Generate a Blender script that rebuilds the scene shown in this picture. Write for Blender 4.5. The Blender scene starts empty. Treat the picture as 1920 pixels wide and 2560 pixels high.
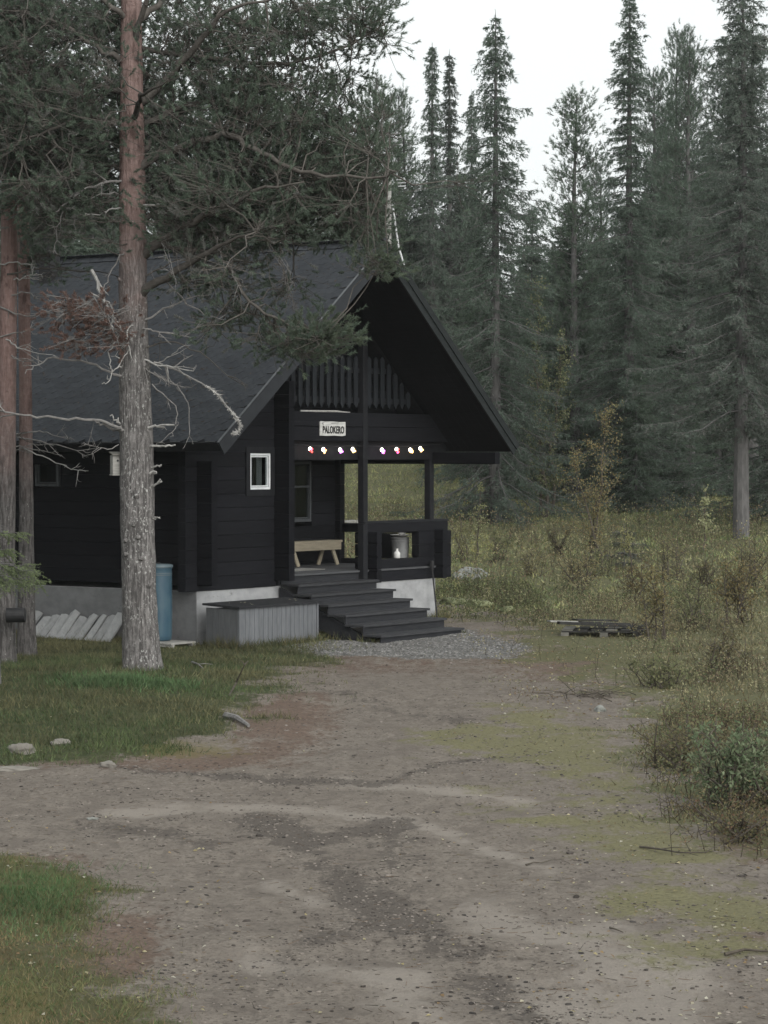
import bpy, math, random
import numpy as np
from mathutils import Vector, Matrix, noise as mnoise

# ------------------------------------------------------------------ camera, sky, sun, exposure
scene = bpy.context.scene
F = 6500.0; CX, CY, HORIZON = 960.0, 1280.0, 1140.0
CAM_Z = 3.4
PITCH = math.atan((HORIZON - CY) / F)
cam_data = bpy.data.cameras.new('camera')
cam_data.sensor_fit = 'HORIZONTAL'; cam_data.sensor_width = 36.0
cam_data.lens = 36.0 * F / 1920.0
cam_data.clip_start = 0.5; cam_data.clip_end = 3000
cam = bpy.data.objects.new('camera', cam_data); scene.collection.objects.link(cam)
cam.location = (0, 0, CAM_Z); cam.rotation_euler = (math.pi/2 + PITCH, 0, 0)
scene.camera = cam

SUN_EL, SUN_AZ = math.radians(31), math.radians(152)      # high, behind the camera, hidden by cloud
world = bpy.data.worlds.new('World'); scene.world = world; world.use_nodes = True
wn = world.node_tree.nodes; wl = world.node_tree.links; wn.clear()
sky = wn.new('ShaderNodeTexSky'); sky.sky_type = 'NISHITA'; sky.sun_disc = False
sky.sun_elevation = SUN_EL; sky.sun_rotation = SUN_AZ
sky.air_density = 1.0; sky.dust_density = 3.0; sky.ozone_density = 1.0
hs = wn.new('ShaderNodeHueSaturation'); hs.inputs['Saturation'].default_value = 0.12
mixc = wn.new('ShaderNodeMix'); mixc.data_type = 'RGBA'; mixc.inputs[0].default_value = 0.72
mixc.inputs[7].default_value = (5.55, 5.85, 5.85, 1)        # the even cloud deck
bg = wn.new('ShaderNodeBackground'); bg.inputs['Strength'].default_value = 0.1
wo = wn.new('ShaderNodeOutputWorld')
wl.new(sky.outputs[0], hs.inputs['Color']); wl.new(hs.outputs[0], mixc.inputs[6])
wl.new(mixc.outputs[2], bg.inputs['Color']); wl.new(bg.outputs[0], wo.inputs[0])
sun_data = bpy.data.lights.new('sun', 'SUN'); sun_data.energy = 1.5; sun_data.angle = math.radians(60)
sun_data.color = (1, 0.97, 0.93)
sun = bpy.data.objects.new('sun', sun_data); scene.collection.objects.link(sun)
sdir = Vector((math.sin(SUN_AZ)*math.cos(SUN_EL), math.cos(SUN_AZ)*math.cos(SUN_EL), math.sin(SUN_EL)))
sun.rotation_euler = sdir.to_track_quat('Z', 'Y').to_euler()
sun.location = (0, -20, 60)
vs = scene.view_settings
vs.view_transform = 'Standard'; vs.look = 'None'; vs.exposure = 1.0; vs.gamma = 1.0; vs.use_curve_mapping = False
scene.render.engine = 'CYCLES'
scene.cycles.use_denoising = True
scene.cycles.max_bounces = 6; scene.cycles.diffuse_bounces = 4; scene.cycles.transparent_max_bounces = 8

COL = scene.collection
rng = np.random.default_rng(7)
random.seed(7)
D = 1.1573                                    # picture units of my measuring view -> 1920 px

# ------------------------------------------------------------------ measuring helpers
_cp, _sp = math.cos(PITCH), math.sin(PITCH)
def ray(px, py):
    cx, cz = (px-CX)/F, (CY-py)/F
    return np.array([cx, _cp - cz*_sp, _sp + cz*_cp])
def at(px, py, depth):
    r = ray(px, py); return np.array([0, 0, CAM_Z]) + r*(depth/r[1])
def on_z(px, py, z):
    r = ray(px, py); return np.array([0, 0, CAM_Z]) + r*((z-CAM_Z)/r[2])
def project(P):
    x, y, z = P[:, 0], P[:, 1], P[:, 2]-CAM_Z
    fwd = np.maximum(y*_cp + z*_sp, 0.5); up = -y*_sp + z*_cp
    return CX + F*x/fwd, CY - F*up/fwd

def smooth(e0, e1, x):
    t = np.clip((x-e0)/(e1-e0), 0, 1); return t*t*(3-2*t)
def vnoise(x, y, s, seed=0):
    """cheap value noise, vectorised"""
    x = np.asarray(x)*s + seed*17.3; y = np.asarray(y)*s + seed*9.1
    xi, yi = np.floor(x).astype(np.int64), np.floor(y).astype(np.int64)
    fx, fy = x-xi, y-yi
    fx = fx*fx*(3-2*fx); fy = fy*fy*(3-2*fy)
    def h(a, b):
        n = (a*374761393 + b*668265263 + seed*1274126177) & 0x7fffffff
        n = ((n ^ (n >> 13))*1274126177) & 0x7fffffff
        return ((n ^ (n >> 16)) & 0xffff)/65535.0
    return (h(xi, yi)*(1-fx)+h(xi+1, yi)*fx)*(1-fy)+(h(xi, yi+1)*(1-fx)+h(xi+1, yi+1)*fx)*fy
def fbm(x, y, s, seed=0):
    return vnoise(x, y, s, seed)*.5+vnoise(x, y, s*2.1, seed+1)*.3+vnoise(x, y, s*4.3, seed+2)*.2

ANG = math.radians(55)
C0 = np.array([-3.31, 46.0, 0.0])             # near corner of the cabin
E = np.array([math.cos(ANG), math.sin(ANG), 0]); B = np.array([-math.sin(ANG), math.cos(ANG), 0])
def cabin_pt(u, b, z=0.0): return C0 + E*u + B*b + np.array([0, 0, z])

def ground_z(x, y):
    x = np.asarray(x, float); y = np.asarray(y, float)
    t = (y-54)/5.0
    z = .053*5.0*np.log1p(np.exp(np.clip(t, -30, 30)))
    z = np.where(t > 30, .053*(y-54), z)
    z = np.where(z > 3.6, 3.6 + (z-3.6)*.25, z)
    z = z + .28*np.exp(-((x+5.0)/3.2)**2-((y-37.5)/4.2)**2)
    z = z + .22*np.exp(-((x+3.6)/1.3)**2-((y-17.5)/4)**2)
    z = z + .35*smooth(4.0, 9.0, x - (y-40)*.06)*smooth(20, 40, y)*(1-smooth(70, 90, y))
    n = fbm(x, y, .55, 3)-.5
    inside = smooth(-1.2, -.2, (x-C0[0])*E[0]+(y-C0[1])*E[1])*smooth(-3, -1.5, (x-C0[0])*B[0]+(y-C0[1])*B[1])*(y < 60)
    z = z + n*(.10 + .25*smooth(55, 70, y))*(1-.9*inside)
    z = z + ((vnoise(x, y, 2.3, 8)-.5)*.035+(vnoise(x, y, 4.1, 9)-.5)*.022)*(1-.9*inside)
    return z
def on_ground(px, py, z0=0.0):
    z = z0
    for _ in range(25):
        p = on_z(px, py, z) if CAM_Z-z > .05 else at(px, py, 140)
        z = .5*z+.5*float(ground_z(p[0], p[1]))
    return np.array([p[0], p[1], float(ground_z(p[0], p[1]))])
def foot(px, depth, sink=0.0):
    x = (px-CX)/F*depth
    return np.array([x, depth, float(ground_z(x, depth))-sink])

# ------------------------------------------------------------------ mesh helpers
class MB:
    """collects pieces of one mesh"""
    def __init__(self): self.v = []; self.f = []; self.t = []; self.n = 0
    def add(self, verts, faces, tint=None):
        verts = np.asarray(verts, float).reshape(-1, 3)
        if len(verts) == 0: return self
        self.v.append(verts)
        if isinstance(faces, np.ndarray): self.f.append(faces + self.n)
        else: self.f.append([[i+self.n for i in f] for f in faces])
        if tint is None: tint = np.full((len(verts), 3), .5)
        tint = np.asarray(tint, float)
        if tint.ndim == 1: tint = np.tile(tint, (len(verts), 1))
        self.t.append(tint); self.n += len(verts)
        return self
    def beam(self, p0, p1, w, h, up=(0, 0, 1), ch=.008, tint=None):
        """chamfered bar from p0 to p1, w across, h along up"""
        p0, p1, up = (np.asarray(q, float) for q in (p0, p1, up))
        d = p1-p0; d /= np.linalg.norm(d)
        s = np.cross(d, up); s /= np.linalg.norm(s); u = np.cross(s, d)
        a, b = w/2, h/2; c = min(ch, a*.8, b*.8)
        prof = [(-a+c, -b), (a-c, -b), (a, -b+c), (a, b-c), (a-c, b), (-a+c, b), (-a, b-c), (-a, -b+c)]
        V = [p0+s*x+u*y for x, y in prof]+[p1+s*x+u*y for x, y in prof]
        Fc = [[i, (i+1) % 8, 8+(i+1) % 8, 8+i] for i in range(8)]+[list(range(7, -1, -1)), list(range(8, 16))]
        return self.add(V, Fc, tint)
    def box(self, x0, x1, y0, y1, z0, z1, ch=.006, tint=None):
        return self.beam(((x0+x1)/2, y0, (z0+z1)/2), ((x0+x1)/2, y1, (z0+z1)/2), abs(x1-x0), abs(z1-z0), (0, 0, 1), ch, tint)
    def prism(self, poly, vec, tint=None):
        """flat polygon (list of 3d points) pushed along vec"""
        P = [np.asarray(p, float) for p in poly]; n = len(P); vec = np.asarray(vec, float)
        V = P+[p+vec for p in P]
        Fc = [[i, (i+1) % n, n+(i+1) % n, n+i] for i in range(n)]+[list(range(n-1, -1, -1)), list(range(n, 2*n))]
        return self.add(V, Fc, tint)
    def tube(self, pts, rad, seg=6, tint=None, cap=True):
        pts = np.asarray(pts, float); n = len(pts); rad = np.broadcast_to(np.asarray(rad, float), (n,))
        tg = np.gradient(pts, axis=0); tg /= np.linalg.norm(tg, axis=1)[:, None]+1e-9
        ref = np.array([0., 0, 1]) if abs(tg[0][2]) < .9 else np.array([1., 0, 0])
        a = np.linspace(0, 2*math.pi, seg, endpoint=False); V = []
        for i in range(n):
            s = np.cross(tg[i], ref); s /= np.linalg.norm(s)+1e-9; u = np.cross(s, tg[i]); ref = u
            V.append(pts[i]+rad[i]*(np.cos(a)[:, None]*s+np.sin(a)[:, None]*u))
        V = np.concatenate(V); i = np.arange(n-1)[:, None]*seg; k = np.arange(seg)[None, :]
        Q = np.stack([i+k, i+(k+1) % seg, i+seg+(k+1) % seg, i+seg+k], -1).reshape(-1, 4)
        base = self.n
        self.add(V, Q, tint)
        if cap:
            self.f.append([[base+j for j in range(seg-1, -1, -1)], [base+(n-1)*seg+j for j in range(seg)]])
        return self
    def lathe(self, prof, centre=(0, 0, 0), seg=24, tint=None):
        c = np.asarray(centre, float); a = np.linspace(0, 2*math.pi, seg, endpoint=False); V = []
        for r, z in prof: V.append(np.stack([r*np.cos(a), r*np.sin(a), np.full(seg, z)], 1)+c)
        n = len(prof); i = np.arange(n-1)[:, None]*seg; k = np.arange(seg)[None, :]
        Q = np.stack([i+k, i+(k+1) % seg, i+seg+(k+1) % seg, i+seg+k], -1).reshape(-1, 4)
        base = self.n; self.add(np.concatenate(V), Q, tint)
        self.f.append([[base+j for j in range(seg-1, -1, -1)], [base+(n-1)*seg+j for j in range(seg)]])
        return self
    def sticks(self, p0, p1, r0, r1, tint=None):
        """many three-sided tapered sticks at once"""
        p0 = np.asarray(p0, float); p1 = np.asarray(p1, float); N = len(p0)
        if N == 0: return self
        d = p1-p0; d /= np.linalg.norm(d, axis=1)[:, None]+1e-9
        ref = np.where(np.abs(d[:, 2:3]) < .9, np.array([[0, 0, 1.]]), np.array([[1., 0, 0]]))
        s = np.cross(d, ref); s /= np.linalg.norm(s, axis=1)[:, None]+1e-9; u = np.cross(s, d)
        r0 = np.broadcast_to(r0, (N,))[:, None]; r1 = np.broadcast_to(r1, (N,))[:, None]
        V = np.empty((N, 6, 3))
        for j in range(3):
            c, q = math.cos(j*2.0944), math.sin(j*2.0944)
            V[:, j] = p0+r0*(c*s+q*u); V[:, 3+j] = p1+r1*(c*s+q*u)
        o = (np.arange(N)*6)[:, None, None]
        Q = np.array([[0, 1, 4, 3], [1, 2, 5, 4], [2, 0, 3, 5]])[None]+o
        if tint is not None:
            tint = np.asarray(tint, float)
            tint = np.repeat(np.broadcast_to(tint, (N, 3)), 6, axis=0)
        return self.add(V.reshape(-1, 3), Q.reshape(-1, 4), tint)
    def needles(self, p, d, ln, wd, tint):
        """one thin triangle per needle: root p, direction d"""
        N = len(p)
        if N == 0: return self
        r = rng.normal(size=(N, 3)); s = np.cross(d, r); s /= np.linalg.norm(s, axis=1)[:, None]+1e-9
        ln = np.broadcast_to(ln, (N,))[:, None]; wd = np.broadcast_to(wd, (N,))[:, None]
        V = np.stack([p-s*wd/2, p+s*wd/2, p+d*ln], 1).reshape(-1, 3)
        return self.add(V, np.arange(N*3).reshape(-1, 3), np.repeat(np.broadcast_to(tint, (N, 3)), 3, axis=0))
    def leaves(self, p, d, nrm, ln, wd, tint):
        """diamond leaves of two triangles with a fold"""
        N = len(p)
        if N == 0: return self
        d = d/(np.linalg.norm(d, axis=1)[:, None]+1e-9)
        s = np.cross(d, nrm); s /= np.linalg.norm(s, axis=1)[:, None]+1e-9; nn = np.cross(s, d)
        ln = np.broadcast_to(ln, (N,))[:, None]; wd = np.broadcast_to(wd, (N,))[:, None]
        V = np.stack([p, p+d*ln*.45+s*wd/2+nn*wd*.18, p+d*ln, p+d*ln*.45-s*wd/2+nn*wd*.18], 1).reshape(-1, 3)
        o = (np.arange(N)*4)[:, None, None]
        T = np.array([[0, 1, 2], [0, 2, 3]])[None]+o
        return self.add(V, T.reshape(-1, 3), np.repeat(np.broadcast_to(tint, (N, 3)), 4, axis=0))
    def mesh(self, name, material, smooth_shade=False):
        V = np.concatenate(self.v); starts = []; loops = []; off = 0
        for f in self.f:
            if isinstance(f, np.ndarray):
                n, k = f.shape; loops.append(f.ravel()); starts.append(off+np.arange(n)*k); off += n*k
            else:
                for q in f: starts.append(np.array([off])); loops.append(np.array(q)); off += len(q)
        L = np.concatenate(loops).astype(np.int32); S = np.concatenate(starts).astype(np.int32)
        me = bpy.data.meshes.new(name)
        me.vertices.add(len(V)); me.vertices.foreach_set('co', V.astype(np.float32).ravel())
        me.loops.add(len(L)); me.loops.foreach_set('vertex_index', L)
        me.polygons.add(len(S)); me.polygons.foreach_set('loop_start', S)
        me.polygons.foreach_set('use_smooth', np.full(len(S), smooth_shade))
        at_ = me.attributes.new('tint', 'FLOAT_COLOR', 'POINT')
        T = np.concatenate(self.t); C = np.ones((len(V), 4), np.float32); C[:, :3] = T
        at_.data.foreach_set('color', C.ravel())
        if material: me.materials.append(material)
        me.update(calc_edges=True); me.validate()
        return me
    def build(self, name, material, parent=None, smooth_shade=False):
        return link(name, self.mesh(name, material, smooth_shade), parent)

def link(name, data, parent=None):
    o = bpy.data.objects.new(name, data); COL.objects.link(o)
    if parent: o.parent = parent
    return o
def tag(o, label=None, category=None, group=None, kind=None):
    if label: o['label'] = label
    if category: o['category'] = category
    if group: o['group'] = group
    if kind: o['kind'] = kind
    return o
def thing(name, label, category, loc=(0, 0, 0), rz=0.0, group=None):
    o = link(name, None); o.location = tuple(float(c) for c in loc); o.rotation_euler = (0, 0, rz)
    o.empty_display_size = .2
    return tag(o, label, category, group)
def copy_tree(o, parent=None):
    c = o.copy(); COL.objects.link(c)
    if parent: c.parent = parent
    for ch in list(o.children): copy_tree(ch, c)
    return c

# ------------------------------------------------------------------ materials
def material(name):
    m = bpy.data.materials.new(name); m.use_nodes = True
    nt = m.node_tree; nt.nodes.clear()
    out = nt.nodes.new('ShaderNodeOutputMaterial'); p = nt.nodes.new('ShaderNodeBsdfPrincipled')
    nt.links.new(p.outputs[0], out.inputs[0])
    return m, nt, p
def N(nt, t, **k):
    n = nt.nodes.new(t)
    for a, v in k.items(): setattr(n, a, v)
    return n
def mixcol(nt, fac, a, b, mode='MIX'):
    m = N(nt, 'ShaderNodeMix', data_type='RGBA', blend_type=mode)
    for sock, v in ((0, fac), (6, a), (7, b)):
        if hasattr(v, 'links') or isinstance(v, bpy.types.NodeSocket): nt.links.new(v, m.inputs[sock])
        elif sock == 0: m.inputs[0].default_value = v
        else: m.inputs[sock].default_value = (*v, 1) if len(v) == 3 else v
    return m.outputs[2]
def maths(nt, op, a, b=None, clamp=False):
    m = N(nt, 'ShaderNodeMath', operation=op, use_clamp=clamp)
    for i, v in enumerate((a, b)):
        if v is None: continue
        if isinstance(v, bpy.types.NodeSocket): nt.links.new(v, m.inputs[i])
        else: m.inputs[i].default_value = v
    return m.outputs[0]
def ramp(nt, src, lo, hi):
    m = N(nt, 'ShaderNodeMapRange'); m.interpolation_type = 'SMOOTHSTEP'
    m.inputs[1].default_value = lo; m.inputs[2].default_value = hi
    nt.links.new(src, m.inputs[0]); return m.outputs[0]
def coords(nt, scale=(1, 1, 1), kind='Object'):
    tc = N(nt, 'ShaderNodeTexCoord'); mp = N(nt, 'ShaderNodeMapping'); mp.inputs['Scale'].default_value = scale
    nt.links.new(tc.outputs[kind], mp.inputs[0]); return mp.outputs[0]
def noise(nt, vec, scale, detail=4, rough=.6, out=0):
    n = N(nt, 'ShaderNodeTexNoise'); n.inputs['Scale'].default_value = scale
    n.inputs['Detail'].default_value = detail; n.inputs['Roughness'].default_value = rough
    nt.links.new(vec, n.inputs['Vector']); return n.outputs[out]
def bump(nt, p, h, strength=.4, dist=.02):
    b = N(nt, 'ShaderNodeBump'); b.inputs['Strength'].default_value = strength; b.inputs['Distance'].default_value = dist
    nt.links.new(h, b.inputs['Height']); nt.links.new(b.outputs[0], p.inputs['Normal'])
def simple(name, c1, c2, scale=6, stretch=(1, 1, 1), rough=.8, spec=.25, bmp=.3, bdist=.01, vary=.25, wear=None):
    """two colours mixed by grain noise, a little different on every object"""
    m, nt, p = material(name)
    v = coords(nt, stretch); n1 = noise(nt, v, scale, 5); n2 = noise(nt, v, scale*.17, 3)
    c = mixcol(nt, ramp(nt, n1, .3, .7), c1, c2)
    oi = N(nt, 'ShaderNodeObjectInfo')
    val = maths(nt, 'ADD', maths(nt, 'MULTIPLY', oi.outputs['Random'], vary), 1-vary/2)
    val = maths(nt, 'MULTIPLY', val, maths(nt, 'ADD', maths(nt, 'MULTIPLY', n2, .5), .75))
    h = N(nt, 'ShaderNodeHueSaturation'); nt.links.new(val, h.inputs['Value']); nt.links.new(c, h.inputs['Color'])
    c = h.outputs[0]
    if wear:
        c = mixcol(nt, ramp(nt, noise(nt, v, scale*.6, 8, .75), wear[1], wear[1]+.12), c, wear[0])
    nt.links.new(c, p.inputs['Base Color'])
    p.inputs['Roughness'].default_value = rough; p.inputs['Specular IOR Level'].default_value = spec
    if bmp: bump(nt, p, n1, bmp, bdist)
    return m
def tinted(name, rough=.8, spec=.15, gain=1.0, bmp=0):
    """colour comes piece by piece from the mesh (leaf, needle, stone colours)"""
    m, nt, p = material(name)
    a = N(nt, 'ShaderNodeAttribute', attribute_name='tint')
    c = a.outputs['Color']
    if bmp:
        v = coords(nt); n = noise(nt, v, 30, 4)
        h = N(nt, 'ShaderNodeHueSaturation'); nt.links.new(maths(nt, 'ADD', maths(nt, 'MULTIPLY', n, .8), .6), h.inputs['Value'])
        nt.links.new(c, h.inputs['Color']); c = h.outputs[0]; bump(nt, p, n, bmp, .01)
    nt.links.new(c, p.inputs['Base Color'])
    p.inputs['Roughness'].default_value = rough; p.inputs['Specular IOR Level'].default_value = spec
    return m
def needle_material(name):
    m, nt, p = material(name)
    a = N(nt, 'ShaderNodeAttribute', attribute_name='tint'); nt.links.new(a.outputs['Color'], p.inputs['Base Color'])
    p.inputs['Roughness'].default_value = .75; p.inputs['Specular IOR Level'].default_value = .12
    t = N(nt, 'ShaderNodeBsdfTranslucent'); nt.links.new(a.outputs['Color'], t.inputs['Color'])
    mx = N(nt, 'ShaderNodeMixShader'); mx.inputs[0].default_value = .5
    nt.links.new(p.outputs[0], mx.inputs[1]); nt.links.new(t.outputs[0], mx.inputs[2])
    nt.links.new(mx.outputs[0], [n for n in nt.nodes if n.type == 'OUTPUT_MATERIAL'][0].inputs[0]); return m
def metal(name, c, rough=.5):
    m = simple(name, c, tuple(x*.75 for x in c), 9, rough=rough, spec=.4, bmp=.05); return m

M = {}
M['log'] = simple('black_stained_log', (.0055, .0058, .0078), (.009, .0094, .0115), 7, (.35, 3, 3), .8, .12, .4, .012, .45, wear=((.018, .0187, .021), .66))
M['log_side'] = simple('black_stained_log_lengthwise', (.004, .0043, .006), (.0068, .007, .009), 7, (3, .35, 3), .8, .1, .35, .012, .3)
M['trim'] = simple('black_trim', (.008, .0086, .0105), (.0135, .0142, .0162), 9, (1, 1, 1), .7, .15, .25)
M['picket'] = simple('weathered_picket', (.0095, .0115, .0145), (.016, .0185, .022), 9, (4, 4, .5), .75, .2, .3)
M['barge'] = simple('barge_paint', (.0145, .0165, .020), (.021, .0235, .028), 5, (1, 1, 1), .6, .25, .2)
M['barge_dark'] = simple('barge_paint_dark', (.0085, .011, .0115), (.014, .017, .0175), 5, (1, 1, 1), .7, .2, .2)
M['tread'] = simple('tread_boards', (.024, .025, .028), (.042, .043, .046), 10, (.4, 4, 4), .7, .25, .3, wear=((.075, .073, .07), .66))
M['riser'] = simple('riser_boards', (.016, .017, .02), (.024, .025, .028), 10, (.4, 4, 4), .75, .2, .3)
M['floor'] = simple('porch_floor_boards', (.05, .052, .056), (.075, .077, .08), 10, (.4, 4, 4), .7, .2, .3)
M['shingle'] = simple('bitumen_shingle', (.028, .031, .036), (.042, .046, .051), 9, (1, 1, 1), .95, .1, .5, .003, .22, wear=((.058, .064, .058), .62))
M['shingle_edge'] = simple('shingle_cut_edge', (.19, .195, .20), (.25, .255, .26), 40, rough=.9, bmp=0)
M['concrete'] = simple('foundation_concrete', (.31, .315, .32), (.23, .235, .24), 3.5, (1, 1, 1.4), .9, .15, .35, .01, .1, wear=((.14, .14, .135), .60))
M['shaded_concrete'] = simple('shaded_concrete', (.185, .188, .19), (.135, .137, .14), 3.0, (1, 1, 1.4), .95, .1, .4, .012, .1, wear=((.09, .09, .088), .60))  # darker copy of the foundation concrete, for the shaded left side
M['white'] = simple('white_window_paint', (.62, .64, .65), (.52, .54, .55), 12, rough=.5, bmp=.1)
M['grey_frame'] = simple('grey_window_paint', (.075, .08, .085), (.055, .06, .065), 12, rough=.5, bmp=.1)
M['curtain'] = simple('curtain_cloth', (.22, .22, .21), (.12, .12, .12), 14, (12, 12, .2), .9, .1, .4)
M['dark_room'] = simple('dark_interior', (.012, .012, .013), (.02, .02, .02), 3)
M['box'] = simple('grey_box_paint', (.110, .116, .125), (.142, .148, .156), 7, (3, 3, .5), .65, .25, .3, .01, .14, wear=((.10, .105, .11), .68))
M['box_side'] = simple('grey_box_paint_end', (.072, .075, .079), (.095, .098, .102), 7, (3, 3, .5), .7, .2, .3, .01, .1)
M['lid'] = simple('black_roofing_felt', (.014, .015, .017), (.026, .027, .03), 30, rough=.85, bmp=.5, wear=((.12, .12, .11), .74))
M['blue'] = simple('faded_blue_plastic', (.032, .072, .105), (.05, .094, .122), 5, (1, 1, .6), .45, .35, .08, wear=((.095, .125, .14), .68))
M['blue_lid'] = simple('pale_blue_plastic', (.10, .14, .158), (.14, .175, .19), 8, rough=.5)
M['strip'] = simple('edge_strip_metal', (.10, .105, .11), (.07, .075, .08), 12, rough=.6)
M['weathered'] = simple('weathered_wood', (.24, .235, .22), (.34, .335, .31), 10, (.5, 4, 4), .9, .1, .4)
M['weathered_dark'] = simple('wet_dark_wood', (.022, .022, .021), (.042, .041, .038), 10, (.5, 4, 4), .8, .15, .4)
M['weathered_mid'] = simple('greying_plank', (.10, .098, .088), (.16, .155, .135), 10, (.5, 4, 4), .85, .15, .4)
M['bench'] = simple('bench_pine', (.31, .275, .205), (.24, .21, .155), 8, (.4, 3, 3), .7, .2, .2)
M['slab'] = simple('pale_slab', (.36, .365, .365), (.26, .265, .265), 6, (1, 1, 1), .9, .1, .4, .02, .3, wear=((.12, .13, .10), .63))
M['black'] = simple('matt_black', (.012, .012, .013), (.02, .02, .021), 8, rough=.6)
M['bucket'] = metal('galvanised_grey', (.24, .245, .245), .6)
M['ceramic'] = simple('white_glazed', (.55, .55, .53), (.45, .45, .44), 8, rough=.35, bmp=0)
M['mat'] = simple('woven_mat', (.20, .20, .195), (.30, .30, .29), 60, (1, 3, 1), .95, .05, .6)
M['aluminium'] = metal('aluminium', (.42, .43, .43), .4)
M['sign'] = simple('whitewashed_wood', (.50, .50, .48), (.34, .34, .33), 9, (.5, 1, 3), .85, .1, .4, wear=((.16, .15, .14), .68))
M['ink'] = simple('black_lettering', (.012, .012, .012), (.02, .02, .02), 20, rough=.8, bmp=0)
M['needle'] = needle_material('pine_needles')
M['leaf'] = needle_material('leaf')
M['stone'] = tinted('stone', .9, .15, bmp=.6)
M['gravelstone'] = tinted('gravel_stone', .9, .1)
M['grass'] = tinted('grass_blades', .8, .1)
M['lichen_rock'] = simple('lichen_rock', (.22, .225, .21), (.14, .145, .13), 5, rough=.95, bmp=.7, bdist=.03, wear=((.40, .41, .38), .60))
M['moss_rock'] = simple('moss_rock', (.10, .115, .06), (.17, .18, .10), 6, rough=.95, bmp=.8, bdist=.03, wear=((.30, .31, .24), .62))
M['sand_rock'] = simple('sandy_rock', (.20, .188, .165), (.14, .13, .115), 6, rough=.95, bmp=.6, bdist=.02)

def bark(name, low1, low2, up1, up2, z0, z1, fleck=.62):
    """scaly grey foot with pale lichen flecks, flaking red upper trunk"""
    m, nt, p = material(name)
    v = coords(nt); vs_ = coords(nt, (1, 1, .2))
    plates = N(nt, 'ShaderNodeTexVoronoi', feature='DISTANCE_TO_EDGE'); plates.inputs['Scale'].default_value = 19
    wob = mixcol(nt, .12, vs_, noise(nt, v, 9, 3, out=1), 'ADD'); nt.links.new(wob, plates.inputs['Vector'])
    furrow = ramp(nt, noise(nt, coords(nt, (1, 1, .13)), 30, 5, .65), .36, .56)
    crack = maths(nt, 'MULTIPLY', maths(nt, 'ADD', maths(nt, 'MULTIPLY', ramp(nt, plates.outputs['Distance'], 0.0, .10), .35), .65), furrow)
    n1 = noise(nt, v, 14, 6, .7); n2 = noise(nt, v, 2.2, 3)
    low = mixcol(nt, ramp(nt, n1, .3, .7), low1, low2)
    low = mixcol(nt, crack, tuple(c*.5 for c in low1), low)
    fl = maths(nt, 'MULTIPLY', ramp(nt, noise(nt, coords(nt, (1, 1, .55)), 33, 3, .6), fleck, fleck+.05), ramp(nt, n2, .36, .58))
    low = mixcol(nt, fl, low, (.37, .37, .355))
    up = mixcol(nt, ramp(nt, n1, .3, .7), up1, up2)
    up = mixcol(nt, ramp(nt, noise(nt, coords(nt, (1, 1, .4)), 5, 6, .7), .5, .62), up, tuple(c*.62 for c in up1))
    sep = N(nt, 'ShaderNodeSeparateXYZ'); tc = N(nt, 'ShaderNodeTexCoord'); nt.links.new(tc.outputs['Object'], sep.inputs[0])
    h = maths(nt, 'ADD', sep.outputs['Z'], maths(nt, 'MULTIPLY', maths(nt, 'SUBTRACT', noise(nt, v, 1.1, 4), .5), 3.2))
    c = mixcol(nt, ramp(nt, h, z0, z1), low, up)
    nt.links.new(c, p.inputs['Base Color'])
    p.inputs['Roughness'].default_value = .95; p.inputs['Specular IOR Level'].default_value = .1
    hh = maths(nt, 'ADD', maths(nt, 'MULTIPLY', crack, .6), maths(nt, 'MULTIPLY', n1, .6)); bump(nt, p, hh, .8, .03)
    return m
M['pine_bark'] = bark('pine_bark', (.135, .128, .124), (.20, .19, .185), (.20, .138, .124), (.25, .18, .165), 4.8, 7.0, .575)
M['pine_bark_side'] = bark('pine_bark_darker', (.10, .094, .091), (.145, .137, .133), (.19, .125, .112), (.235, .165, .15), 2.4, 5.0, .66)  # bark of the two edge pines: darker foot, red starting lower
M['spruce_bark'] = simple('spruce_bark', (.075, .073, .072), (.122, .118, .116), 12, (1, 1, .3), .95, .1, .6, .02)
M['dead_wood'] = simple('dead_branch_wood', (.13, .125, .12), (.22, .213, .205), 14, (1, 1, 1), .9, .1, .4, .006)
M['dead_pale'] = simple('bleached_branch_wood', (.23, .225, .215), (.35, .345, .33), 14, (1, 1, 1), .9, .1, .4, .006)
M['limb'] = simple('pine_limb', (.062, .056, .050), (.10, .092, .083), 14, (1, 1, 1), .95, .1, .5, .008)
M['birch_bark'] = simple('birch_bark', (.30, .30, .285), (.17, .165, .155), 16, (1, 1, 3), .8, .15, .3)
M['twig'] = simple('brown_twig', (.05, .042, .034), (.09, .078, .062), 14, rough=.9, bmp=.2)

def glass():
    m = bpy.data.materials.new('window_glass'); m.use_nodes = True; nt = m.node_tree; nt.nodes.clear()
    out = N(nt, 'ShaderNodeOutputMaterial'); g = N(nt, 'ShaderNodeBsdfGlossy'); g.inputs['Roughness'].default_value = .03
    t = N(nt, 'ShaderNodeBsdfTransparent'); t.inputs['Color'].default_value = (.8, .84, .84, 1)
    lw = N(nt, 'ShaderNodeFresnel'); lw.inputs['IOR'].default_value = 1.5
    mx = N(nt, 'ShaderNodeMixShader'); bf = N(nt, 'ShaderNodeNewGeometry'); fr = maths(nt, 'MULTIPLY', lw.outputs[0], maths(nt, 'SUBTRACT', 1.0, bf.outputs['Backfacing']))
    nt.links.new(fr, mx.inputs[0]); nt.links.new(t.outputs[0], mx.inputs[1])
    nt.links.new(g.outputs[0], mx.inputs[2]); nt.links.new(mx.outputs[0], out.inputs[0]); return m
M['glass'] = glass()
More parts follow.
